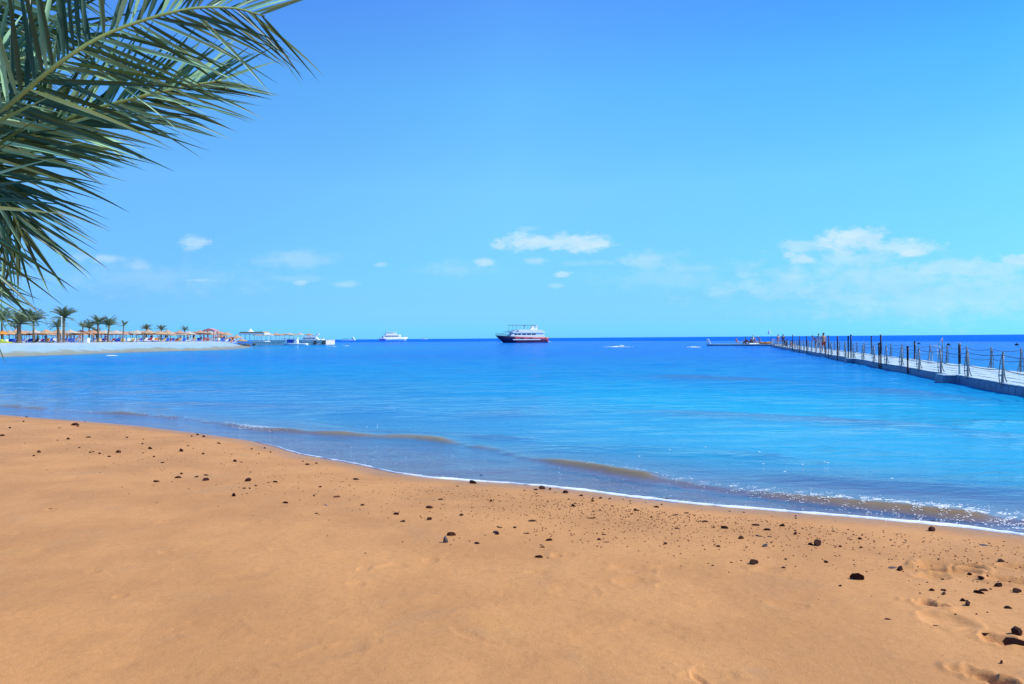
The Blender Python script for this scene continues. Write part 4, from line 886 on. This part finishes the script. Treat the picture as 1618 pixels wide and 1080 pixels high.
# ------------------------------------------------------------------ far sand spit: palms, parasols, loungers, people
SPZ = 1.4
def spit_z(x, y): return G(x, y, True)
mbark = mat('palm_bark', (.22, .16, .11), .9, (.12, .085, .06), 6, .2, .03, 12); m_frond = mat('palm_leaf_far', (.20, .25, .16), .6, (.13, .18, .12), 1.5, .3, trans=.25)
def far_palm(px, d, topy, crw, nf, lean, label, trw=.16, droop=1.0, seed=0, spread=1.0):
    rs = random.Random(seed); x = LX(px, d); z0 = spit_z(x, d); ztop = CAMZ+(hor(px)-topy)/FPX*d; R_ = crw/2/FPX*d
    H = (ztop-z0)-R_*1.05
    r0 = empty('palm_tree', (x, d, z0), 0, label, 'palm tree', 'palm trees on the far sand spit')
    q = MB(); pts_ = []; rr = []; n_ = 14
    for i in range(n_+1):
        t_ = i/n_; pts_.append((lean*R_*.5*t_*t_, 0, -.2+(H+.2)*t_)); rr.append(trw*(1.25-.45*t_)*(1+.12*(i % 2))*(1.25 if t_ < .08 else 1)*(1.25 if t_ > .9 else 1))
    q.tube(pts_, rr, 9); q.build('trunk', mbark, r0)
    q = MB(); top = Vector(pts_[-1])
    for k in range(nf):
        az = k*2.399+rs.uniform(-.3, .3); el = rs.uniform(.25, 1.3) if k > nf*.35 else rs.uniform(.9, 1.5); L_ = R_*rs.uniform(.95, 1.2)*(1.0+.15*math.sin(el))*spread
        prev_ = top.copy(); dirh = Vector((math.cos(az), math.sin(az), 0)); e_ = el; P_ = [prev_.copy()]
        for j in range(9): e_ -= droop*(.05+.026*j)*(1.1-.4*math.sin(max(0, el))); prev_ = prev_+(dirh*math.cos(e_)+Vector((0,0,math.sin(e_))))*(L_/9); P_.append(prev_.copy())
        q.tube(P_[:-1], [.03*(1-.09*i) for i in range(9)], 4, False)
        for j in range(18):
            t_ = .6+j*.45
            if t_ > 8.9: break
            i0 = int(t_); a = P_[i0].lerp(P_[i0+1], t_-i0); T = (P_[i0+1]-P_[i0]).normalized(); S_ = T.cross(Vector((0,0,1))).normalized(); U = S_.cross(T)
            ll = R_*.27*math.sin(.35+min(1, t_/9)*2.5)+.08
            for sg in (-1, 1):
                tip = a+(T*.75+S_*sg*.75-U*.15+Vector((0,0,-.25))).normalized()*ll*rs.uniform(.8, 1.1); wd = T*.028*R_
                q.add([a-wd, a+wd, tip, a+U*.012], [(0, 1, 2), (0, 2, 3)])
    q.build('crown', m_frond, r0)
    return r0
FP = [(3,124,484,36,26,.0,'palm with thin trunk at the far left edge of the spit',.14),(30,127,484,48,34,.0,'thick-trunked palm at left of the spit, seen through the foreground leaves',.34),
 (53,130,486,38,26,.0,'slim palm between the thick-trunked palm and the tallest one',.15),(100.5,133,482,35,36,.1,'tallest full-crowned palm standing alone on the spit',.2),(93,131,501,26,20,-.2,'shorter palm with thick trunk leaning against the tallest one',.24),
 (131,146,506,17,18,0,'small palm just left of the palm group behind the white box',.12),(140.5,142,504,25,24,.1,'low palm left in the cluster of palms right of the white box',.13),(155,136,495,28,26,0,'tall palm with pale trunk in the middle of the palm cluster',.16),
 (153,150,514,18,18,-.3,'short dark palm crown low behind the pale-trunked palm',.14),(170.5,137,498,28,26,.3,'right palm of the cluster, leaning its fronds to the right',.16),(194,143,505,16,12,.4,'small windswept palm alone right of the cluster',.11),
 (231,158,510,17,20,.1,'low bushy palm above the parasols, right of the windswept palm',.13),(254,160,511,17,16,.2,'palm with spiky fronds above the parasols in the right half of the spit',.12),(290.5,164,513,14,14,.3,'smallest and rightmost palm above the parasols',.11),
 (25,150,508,18,14,-.2,'small thin palm behind the thick-trunked palm',.1)]
for i, (px, d, ty, cw_, nf, ln_, lb, tw) in enumerate(FP): far_palm(px, d, ty, cw_*1.12, nf, ln_, lb, tw, 1.0 if i not in (10, 12) else .8, seed=i*7+1)
# straw parasols
m_straw = mat('straw', (.60, .40, .24), .95, (.40, .25, .15), 9, .1, .03, 18); m_wood = mat('weathered_pole', (.40, .32, .25), .8, (.28, .21, .16), 8)
def straw_roof(r, h, seed):
    random.seed(seed); q = MB(); q.lathe([(.04, h+.22), (.07, h+.05), (r*.35, h*.62+.02), (r*.72, h*.27), (r, .0), (r*1.02, -.12), (r*.97, -.06), (r*.6, .22), (.05, h*.7)], (0,0,0), 22, .035)
    for k in range(46):
        a = random.uniform(0, 6.283); x, y = r*1.0*math.cos(a), r*1.0*math.sin(a); w_ = .03; q.add([(x-w_*math.sin(a), y+w_*math.cos(a), -.02), (x+w_*math.sin(a), y-w_*math.cos(a), -.02), (x*1.03, y*1.03, -.14-random.random()*.14)], [(0,1,2)])
    return q
RM = []
for sd_ in range(3):
    r0 = empty('straw_parasol', (0,0,0)); rf = straw_roof(1.52+.1*sd_, .62-.05*sd_, 50+sd_).build('roof', (m_straw, mat('straw_grey', (.62,.52,.42), .95, (.42,.34,.27), 9, .1, .03, 18), mat('straw_reddish', (.62,.34,.22), .95, (.42,.22,.14), 9, .1, .03, 18))[sd_], r0); rf.location.z = 1.98
    q = MB(); q.tube([(0,0,-.3),(0,0,2.7)], .055, 7); q.build('pole', m_wood, r0); q = MB()
    for k in range(6): a = k*math.pi/3; q.tube([(0,0,2.3),(1.3*math.cos(a),1.3*math.sin(a),2.02)], .025, 4, False)
    q.build('spokes', m_wood, r0); RM.append(r0)
random.seed(77); used = set()
def put_par(px, d, z, lab, grp):
    k = random.randrange(3); s0 = RM[k]
    r0 = s0 if k not in used else copy_tree(s0); used.add(k)
    x = LX(px, d); r0.location = (x, d, z if z is not None else spit_z(x, d)); r0.rotation_euler = (random.uniform(-.03,.03), random.uniform(-.04,.04), random.uniform(0, 6)); s_ = random.uniform(.92, 1.06); r0.scale = (s_*1.05, s_*1.05, s_)
    tag(r0, lab, 'parasol', grp)
def dline(px): return 132+px*.075+max(0, px-250)*.12
ROWN = ['front', 'second', 'third', 'rearmost']
for row, (st_, off, n0, n1) in enumerate([(19.5, 0, -4, 336), (18, 7, 6, 345), (17, 15, -2, 350), (16, 24, 5, 352)]):
    px = n0; i = 0
    while px < n1:
        i += 1; pj = px+random.uniform(-2.5, 2.5); d = dline(px)+off+random.uniform(-1, 1)
        if pj > 0: put_par(pj, d, None, f'{ordn(i)} straw parasol from the left in the {ROWN[row]} row on the spit', 'straw parasols on the far sand spit')
        px += st_*(1-.0006*px)
for i, (px, d) in enumerate([(340,176),(350,186),(358,180),(366,192),(374,186),(382,200),(346,196),(362,202)]): put_par(px, d, None, f'{ordn(i+1)} straw parasol of the loose bunch at the tip of the spit', 'straw parasols at the tip of the spit')
# jetty at the end of the spit
m_conc = mat('jetty_concrete', (.70, .64, .58), .9, (.55, .50, .46), 1.2, .2, .03, 6); m_concL = mat('pale_coping', (.72,.72,.68), .8)
jz = CAMZ-.20
jy0 = 240; jx0, jx1 = LX(398, jy0), LX(515, jy0)
jt = empty('jetty', ((jx0+jx1)/2, jy0, 0), 0, 'low concrete jetty reaching out from the spit, tyres on its end', 'jetty')
q = MB(); hw = (jx1-jx0)/2; q.box((0, 6, (jz-1.5)/2), (hw, 6, (jz+1.5)/2)); q.build('quay_wall', m_conc, jt); MB().box((0, 6, jz+.06), (hw+.06, 6.06, .06)).build('coping', m_concL, jt)
for px in (498, 511.5):
    q = MB(); cx = LX(px, jy0)-jt.location.x
    ring = [(cx+.46*math.cos(a), -.2, .75+.46*math.sin(a)) for a in [k*math.pi/8 for k in range(17)]]; q.tube(ring, .17, 8, False); q.build('tyre', m_dgrey, jt, True)
q = MB(); pts_ = [(LX(px, jy0)-jt.location.x, .2, jz+.12) for px in (425, 445, 465, 485, 505, 514)]; rail(q, pts_, .9, 3, .035); q.build('railing', m_white, jt)
for i, (px, d) in enumerate([(406,246),(413,249),(420,247),(428,246),(436,249),(441,246),(449,249),(457,247),(464,249.5),(474,247),(488,248)]): put_par(px, d, jz+.12, f'{ordn(i+1)} straw parasol from the left on the concrete jetty', 'straw parasols on the jetty')
# white pavilion with a peaked sail
pvx = LX(402, 224); pv = empty('pavilion', (pvx, 224, jz-.2), 0, 'white-framed beach pavilion with flat straw roof at the root of the jetty', 'pavilion')
MB().box((0,0,2.45), (4.25,2.65,.2)).build('beam', m_white, pv); MB().prism([(-4.2,2.7),(4.2,2.7),(3.6,3.15),(-3.6,3.15)], -2.6, 2.6).build('roof', m_straw, pv)
for i in range(6):
    for s in (-2.1, 2.1): MB().box((-3.8+i*1.52, s, 1.2), (.07,.07,1.3)).build('column', m_white, pv)
MB().lathe([(1.5,3.1),(.6,3.5),(.12,4.1),(.01,4.2)], (-1.2,0,0), 10).build('peak', m_hullw, pv, True); MB().box((0,0,-.05), (4.3,2.6,.12)).build('floor', m_concL, pv)
# pink kiosk frame
m_pinkp = mat('pink_paint', (.70,.34,.34), .7); kx = LX(333, 165); kz = spit_z(kx, 165); kp = empty('kiosk', (kx, 165, kz), 0, 'pink framed open kiosk at the right end of the parasol rows', 'kiosk')
for x in (-1.2, 1.2):
    for y in (-1, 1): MB().box((x,y,1.25), (.11,.11,1.3)).build('post', m_pinkp, kp)
MB().box((0,0,2.6), (1.45,1.2,.12)).build('roof', m_pinkp, kp); MB().box((0,-.9,.5), (1.1,.1,.5)).build('counter', m_hullw, kp); MB().prism([(-1.5,2.72),(1.5,2.72),(0,3.2)], -1.2, 1.2).build('gable', m_pinkp, kp)
# white cabinet, flag pole, parasols of cloth at left
x, d = LX(136.5, 131), 131; cb = empty('cabinet', (x, d, spit_z(x, d)), .1, 'plain white square cabinet on the sand between loungers', 'cabinet'); q = MB(); q.box((0,0,.45), (.40,.35,.42)); q.build('body', m_hullw, cb); MB().box((0,0,.89), (.44,.39,.03)).build('lid', m_white, cb); MB().box((0,-.36,.45), (.36,.015,.36)).build('door', m_white, cb)
x, d = LX(97.6, 130), 130; fp = empty('lamp_pole', (x, d, spit_z(x, d)), 0, 'thin white pole standing in front of the tallest palm', 'lamp pole'); MB().tube([(0,0,-.2),(0,0,4.9)], [.06,.035], 7).build('pole', m_white, fp, True); MB().lathe([(.01,0),(.14,.04),(.10,.22),(.01,.26)], (0,0,4.9), 8).build('lamp', m_white, fp, True)
def cloth_par(px, d, m, lab, open_=True):
    x = LX(px, d); r0 = empty('cloth_parasol', (x, d, spit_z(x, d)), 0, lab, 'parasol'); MB().tube([(0,0,-.2),(0,0,2.3)], .03, 6).build('pole', m_white, r0, True)
    MB().lathe([(.02,2.35),(.5,2.2),(1.0,1.9),(1.15,1.7),(1.0,1.86),(.5,2.14)] if open_ else [(.02,2.35),(.16,1.9),(.22,1.2),(.1,.95)], (0,0,0), 10).build('canopy', m, r0, True)
cloth_par(2, 124, c_or, 'orange cloth parasol at the left edge of the spit')
x, d = LX(8, 120), 120; pe = empty('pedal_boat', (x, d, spit_z(x, d)), .3, 'yellow-green pedal boat pulled up on the sand at the left edge', 'pedal boat'); m_yg = cl('plastic_lime', (.55,.60,.06))
for s in (-.42, .42): q = MB(); hull(q, 1.9, .45, 0, .3, .36, .2, 10); o = q.build('float', m_yg, pe, True); o.location.y = s
MB().prism([(-.6,.3),(.5,.3),(.3,.5),(-.2,.5),(-.5,.85),(-.65,.85)], -.45, .45).build('seat', m_yg, pe)
# loungers in front of and under the parasols
random.seed(31); cols = ['blue','white','blue','white','tan','blue','white','yellow','orange','blue','white','red','blue','white','blue']
px = 16; cntc = {}
seq = []
while px < 330:
    k = random.choice(cols)
    if 126 < px < 147: px += 5; continue
    seq.append((px+random.uniform(-1, 1), dline(px)-random.uniform(2.0, 4.2), k)); px += random.uniform(5.0, 8.5)
for px, d, k in seq:
    cntc[k] = cntc.get(k, 0)+1; x = LX(px, d)
    lounger(x, d, spit_z(x, d), random.uniform(2.6, 3.7), k, f'{ordn(cntc[k])} {k} lounger from the left in front of the parasols', 'loungers in front of the parasols')
cntc = {}
for px in range(10, 335, 8):
    k = random.choice(cols); p2 = px+random.uniform(-2, 2); d = dline(px)+random.uniform(2.5, 5.5); x = LX(p2, d); cntc[k] = cntc.get(k, 0)+1
    lounger(x, d, spit_z(x, d), random.uniform(2.6, 3.7), k, f'{ordn(cntc[k])} {k} lounger from the left among the parasol poles', 'loungers among the parasol poles')
for i, (px, d) in enumerate([(345,172),(352,176),(357,174),(364,180),(370,184),(361,186)]):
    x = LX(px, d); lounger(x, d, spit_z(x, d), random.uniform(2.6, 3.7), ['white','blue','white','orange','white','blue'][i], f'{ordn(i+1)} lounger from the left at the tip of the spit', 'loungers at the tip of the spit')
skn = [sk1, sk2, sk3]
FPL = [(46,'sit',c_white,c_blue,'person in white shirt sitting under the slim palm'),(72,'stand',c_blue,c_black,'person in blue standing left of the tallest palm'),(81,'lie',None,c_navy,'sunbather in navy shorts lying left of the tallest palm'),
 (106,'stand',c_or,c_red,'person in orange shirt standing right of the tallest palm'),(117,'stand',c_red,c_navy,'person in red shirt and navy shorts standing left of the white cabinet'),(122,'sit',c_red,c_red,'person all in red sitting left of the white cabinet'),
 (126,'walk',c_pink,c_white,'person in pink walking up to the white cabinet'),(148,'stand',None,c_blue,'bare-chested person in blue shorts right of the white cabinet'),(159,'lie',None,c_pink,'sunbather in pink lying in the palm cluster'),
 (176,'lie',c_white,c_pink,'sunbather in white top lying right of the palm cluster'),(188,'sit',c_navy,c_navy,'person in navy sitting below the windswept palm'),(207,'lie',None,c_black,'sunbather in black shorts lying right of the windswept palm'),
 (228.5,'stand',c_white,c_black,'person in white top and black trousers standing under the low bushy palm'),(239,'walk',c_blue,c_white,'person in blue top and white shorts walking between two palms'),(251,'sit',None,c_red,'person in red shorts sitting under the spiky palm'),
 (262,'stand',c_navy,c_blue,'person in navy shirt standing right of the spiky palm'),(279,'lie',None,c_red,'sunbather in red shorts lying in the right half of the spit'),(285,'sit',c_red,c_pink,'person in red top sitting left of the smallest palm'),
 (297,'stand',c_white,c_gb,'person in white shirt standing right of the smallest palm'),(306,'walk',c_black,c_black,'person in black walking near the right end of the parasols'),(318,'sit',c_pink,c_white,'person in pink top sitting near the pink kiosk'),
 (167,'stand',c_blue,c_red,'person in blue shirt and red shorts in the palm cluster'),(90,'stand',c_gb,c_white,'person in grey blue shirt behind the shorter leaning palm'),(60,'stand',c_green,c_navy,'person in green shirt between slim and tallest palms'),
 (345,'stand',c_white,c_white,'person all in white at the tip of the spit'),(354,'stand',c_blue,c_blue,'person all in blue at the tip of the spit'),(368,'walk',c_red,c_navy,'person in red shirt walking at the tip of the spit')]
for i, (px, ps_, sh_, so_, lb) in enumerate(FPL):
    d = dline(px)-random.uniform(.5, 3)+(12 if px > 340 else 0); x = LX(px, d); z = spit_z(x, d)
    if ps_ == 'lie': d -= 2.2; x = LX(px, d); z = spit_z(x, d)-.30
    person(ps_, x, d, z, random.uniform(2.4, 3.9) if ps_ != 'lie' else random.uniform(1.2, 1.9), skn[i % 3], lb, shirt=sh_, shorts=so_)
# rocks and slipway boards at the waterline of the tip
m_rock = mat('shore_rock', (.13,.12,.11), .9, (.06,.055,.05), 5, .2, .05, 8)
for i, (px, py, w_) in enumerate([(371,546.5,1.2),(375,546.5,1.3),(381,546.3,1.8),(386,546,1.4),(391,546.6,1.6),(396,545.5,1.9),(401,545.5,1.7),(406,544.8,1.3),(333,553.5,.45),(399,543.5,2.0),(393,543.2,1.8),(404,543,1.5),(322,554.9,.4)]):
    p = P(px, py, .0); o = bpy.data.objects.new('shore_rock', SM[i % 8]); COL.objects.link(o); o.location = (p.x, p.y, G(p.x, p.y)+.05 if G(p.x, p.y) > 0 else -.15); o.scale = (w_, w_*.8, w_*.75); o.rotation_euler = (0, 0, i)
    o.material_slots[0].link = 'OBJECT'; o.material_slots[0].material = m_rock
    tag(o, f'{ordn(i+1)} dark rock at the water edge around the tip of the spit', 'rock', 'rocks at the tip of the spit')
for i, (px, py, L_, rz, lb) in enumerate([(380,543,2.8,-.5,'left dark board sloping to the water at the spit tip'),(389,542.5,2.6,.3,'right dark board sloping to the water at the spit tip')]):
    p = P(px, py, .55); o = MB().box((0,0,0), (L_/2, .45, .05)).build('slipway_board', m_rock); bv = o.modifiers.new('b', 'BEVEL'); bv.width = .02; o.location = (p.x, p.y, max(.5, G(p.x, p.y)+.45)); o.rotation_euler = (.2, .30, rz); tag(o, lb, 'board')
# driftwood on the spit
for (px, py, lb) in [(163,545.5,'long driftwood and reddish board lying on the spit sand by the palm cluster'),(225,544,'thin driftwood stick lying on the spit slope')]:
    p = P(px, py, .9); q = MB(); q.tube([(-1.3,0,.1),(-.3,.2,.16),(.8,-.1,.12),(1.6,.1,.1)], [.05,.10,.08,.03], 6); o = q.build('driftwood', m_wood, None, True); o.location = (p.x, p.y, G(p.x, p.y)); tag(o, lb, 'driftwood')
# boats at the jetty
wb = empty('tour_boat', (LX(466, 234), 234, 0), math.pi, 'small white boat with blue screened canopy moored before the jetty', 'boat')
q = MB(); hull(q, 8.6, 2.6, -.4, .55, .95, .8, 14); q.build('hull', m_hullw, wb, True); MB().box((1.5,0,2.35), (2.6,1.25,.08)).build('canopy', m_hullw, wb)
MB().box((1.3,0,1.35), (.95,1.2,.62)).build('screen', PADS['blue'][0], wb); MB().prism([(-1.0,.6),(.2,.6),(-.1,1.9),(-.9,1.9)], -1.0, 1.0).build('cabin', m_hullw, wb); MB().prism([(2.4,.6),(3.6,.7),(2.9,1.6),(2.4,1.9)], -.9, .9).build('windscreen', m_hullw, wb)
q = MB(); [q.tube([(x,s,.6),(x,s,2.3)], .045, 5) for x in (-.9,.3,2.4,3.9) for s in (-1.1,1.1)]; q.build('canopy_post', m_steel, wb)
cc = empty('cabin_cruiser', (LX(494, 262), 262, 0), 0, 'white cabin cruiser showing above the tyre end of the jetty', 'boat')
q = MB(); hull(q, 9.5, 3.2, -.5, 1.5, 2.0, 1.2, 16); q.build('hull', m_hullw, cc, True); MB().prism([(-3.6,1.5),(2.6,1.7),(1.2,2.9),(-3.4,2.9)], -1.3, 1.3).build('cabin', m_hullw, cc); MB().prism([(-2.4,2.9),(1.0,2.9),(2.3,3.6),(2.6,4.2),(1.9,4.0),(1.2,3.4),(-2.4,3.2)], -1.1, 1.1).build('flybridge', m_hullw, cc)
for s in (-1, 1):
    for x in (-2.8,-1.6,-.4,.7): MB().box((x, s*1.31, 2.35), (.4,.02,.2)).build('window', m_glass, cc)
for rm in list(RM): pass

# ------------------------------------------------------------------ foreground date palm
m_leaf = mat('palm_leaflet', (.26, .44, .28), .40, (.12, .26, .15), 3.2, .45, trans=.06); m_rach = mat('palm_rachis', (.27, .38, .13), .5, (.19, .28, .10), 5, .4)
crown = PD(-330, 330, 2.75); tb_ = G(crown.x-.15, crown.y+.1)
t = m_leaf.node_tree; pb = t.nodes['Principled BSDF']; gi = N(t, 'ShaderNodeNewGeometry'); old = pb.inputs['Base Color'].links[0].from_socket
rrp = N(t, 'ShaderNodeValToRGB'); t.links.new(gi.outputs['Random Per Island'], rrp.inputs[0]); rrp.color_ramp.elements[0].position = .55; rrp.color_ramp.elements[0].color = (.05, .15, .15, 1); rrp.color_ramp.elements[1].position = .9; rrp.color_ramp.elements[1].color = (1.5, 1.5, 1.5, 1)  # random leaflet tone, with shaded and sunlit contrast put into the leaf colour
t.links.new(tm(t, 1.0, old, rrp.outputs[0], 'MULTIPLY'), pb.inputs['Base Color'])
palm = empty('date_palm', (crown.x-.15, crown.y+.1, tb_), 0, 'near date palm whose long fronds hang in from the upper left', 'palm tree')
q = MB(); H = crown.z-tb_; pts_ = []; rr = []
for i in range(31): t_ = i/30; pts_.append((.15*t_, -.1*t_, -.3+(H+.3)*t_)); rr.append(.19*(1+.10*(i % 2))+.04*(t_ > .85))
q.tube(pts_, rr, 14); q.build('trunk', mbark, palm)
PW0 = palm.location.copy()
def bez(pts_, n):     # Catmull-Rom through points
    out = []; P_ = [pts_[0]*2-pts_[1]]+pts_+[pts_[-1]*2-pts_[-2]]
    for i in range(1, len(P_)-2):
        for k in range(n):
            t_ = k/n; a, b_, c_, d_ = P_[i-1:i+3]
            out.append(.5*((2*b_)+(c_-a)*t_+(2*a-5*b_+4*c_-d_)*t_*t_+(3*b_-a-3*c_+d_)*t_**3))
    out.append(pts_[-1]); return out
def leaflet(q, p, dr, wv, L_, W, droop, rs, bend=0):
    n_ = 8; vs = []; fs = []; pos_ = p.copy(); d_ = dr.copy(); wv = (wv-d_*wv.dot(d_)).normalized(); curl = rs.uniform(-.5, .5)
    for i in range(n_+1):
        t_ = i/n_; wd = W*(min(1, .35+t_*4.5) if t_ < .15 else max(0.02, (1-((t_-.15)/.85)**1.7)))*.5
        nn = d_.cross(wv).normalized(); rot_ = Matrix.Rotation(curl*t_, 3, d_); w2 = rot_ @ wv; n2 = rot_ @ nn
        vs += [pos_+w2*wd*.86+n2*wd*.5, pos_, pos_-w2*wd*.86+n2*wd*.5]
        d_ = (d_+Vector((0,0,-1))*droop*t_*(2.2/n_)).normalized(); pos_ = pos_+d_*(L_/n_)
    for i in range(n_):
        for k in range(2): fs.append((i*3+k, i*3+k+1, i*3+k+4, i*3+k+3))
    q.add(vs, fs)
def frond(ctrl, nleaf, Lf, Wl, up_ang, dn_ang, depth_up, depth_dn, seed, t0=.0, rad=.016, droop=.25, jit=.12, sides=(1, -1), tip_keep=1.0, clip=None):
    rs = random.Random(seed); C_ = bez([PD(*c_) for c_ in ctrl], 12); cum = [0]
    for a, b_ in zip(C_, C_[1:]): cum.append(cum[-1]+(b_-a).length)
    tot_ = cum[-1]
    def at_(s):
        for i in range(len(cum)-1):
            if cum[i+1] >= s: k = (s-cum[i])/(cum[i+1]-cum[i]+1e-9); return C_[i].lerp(C_[i+1], k), (C_[min(i+1, len(C_)-1)]-C_[i]).normalized()
        return C_[-1], (C_[-1]-C_[-2]).normalized()
    fr_ = empty('frond', (0,0,0)); bpy.data.objects.remove(fr_)
    q = MB()
    for i in range(nleaf):
        for sg in sides:
            t_ = (i+rs.random()*.5)/nleaf; s = tot_*(t0+(1-t0)*t_); p, T = at_(s); view = (p-C0).normalized()
            S_ = T.cross(view).normalized(); S_ = -S_ if S_.z < 0 else S_         # 'up' side in the frond plane
            ang = (up_ang if sg > 0 else dn_ang)*(1-.55*t_**2)+rs.gauss(0, jit); dd_ = depth_up if sg > 0 else depth_dn
            dr = (T*math.cos(ang)+S_*sg*math.sin(ang)+view*(dd_+rs.gauss(0, .16))).normalized()
            L_ = Lf*(.72+.28*math.sin(min(1, t_*1.8)*math.pi/2))*(1-.42*t_**2.2)*rs.uniform(.82, 1.12)
            wv = dr.cross(view+Vector((rs.gauss(0, .5), rs.gauss(0, .3), rs.gauss(0, .5)))).normalized()
            leaflet(q, p-dr*.004, dr, wv, L_, Wl*rs.uniform(.75, 1.15)*(1-.35*t_), droop*rs.uniform(.3, 1.5), rs)
    o = q.build('frond', m_leaf, palm, True); o.location = -PW0
    q = MB(); n_ = len(C_); q.tube(C_, [rad*(1-.8*i/n_)+.0015 for i in range(n_)], 7); o2 = q.build('rachis', m_rach, o, True)
    return o
# ctrl points: photo pixel, pixel, distance (m)
frond([(-330,330,2.75),(-110,262,2.55),(0,177,2.5),(95,98,2.5),(180,48,2.55),(290,15,2.65),(365,12,2.75),(418,25,2.82)], 78, .60, .027, 1.0, 1.16, .25, -.05, 3, .15, .009, .16)
frond([(-330,330,2.75),(-140,285,2.9),(0,232,3.0),(130,178,3.05),(262,143,3.15),(350,126,3.25)], 70, .56, .027, .75, .62, .2, .1, 8, .14, .014, .16)
frond([(-330,330,2.75),(-210,290,2.3),(-100,310,2.0),(-70,380,1.95),(-90,440,1.95)], 52, .54, .026, 1.05, 1.0, .2, .0, 12, .25, .015, .12, .16)
frond([(-330,330,2.75),(-200,250,2.6),(-100,235,2.55),(-40,262,2.55),(10,320,2.6),(35,372,2.65)], 62, .54, .028, .75, .8, .1, .1, 21, .2, .014, .15, .2)
frond([(-330,330,2.75),(-220,330,2.9),(-120,360,3.0),(-50,420,3.05),(-20,470,3.1)], 34, .40, .022, .8, .75, .1, .1, 31, .25, .012, .12, .25)
frond([(-330,330,2.75),(-240,160,2.8),(-130,40,2.85),(-10,-30,2.9),(90,-60,3.0)], 44, .62, .034, .9, 1.1, .1, .1, 44, .15, .015, .55)
frond([(-330,330,2.75),(-250,220,3.1),(-140,120,3.3),(-20,60,3.35),(70,40,3.4),(150,60,3.5)], 46, .55, .030, .8, .9, .1, .1, 52, .15, .014, .45)
frond([(-330,330,2.75),(-420,150,2.7),(-560,60,2.6),(-700,60,2.5)], 36, .5, .034, .8, .8, .1, .1, 61, .15, .015, .3)
frond([(-330,330,2.75),(-480,260,2.9),(-640,280,3.1),(-760,380,3.2)], 36, .5, .034, .8, .8, .1, .1, 62, .15, .015, .3)
frond([(-330,330,2.75),(-360,140,3.1),(-340,-40,3.3),(-300,-160,3.5)], 36, .5, .034, .8, .8, .1, .1, 63, .15, .015, .3)
frond([(-330,330,2.75),(-180,300,3.1),(-60,250,3.3),(60,215,3.4),(150,205,3.5)], 62, .52, .028, .7, .75, .1, .1, 71, .16, .014, .3)
frond([(-330,330,2.75),(-220,240,2.6),(-120,160,2.7),(-30,110,2.8),(40,90,2.9)], 50, .50, .036, .9, .9, .1, .1, 75, .16, .014, .25)
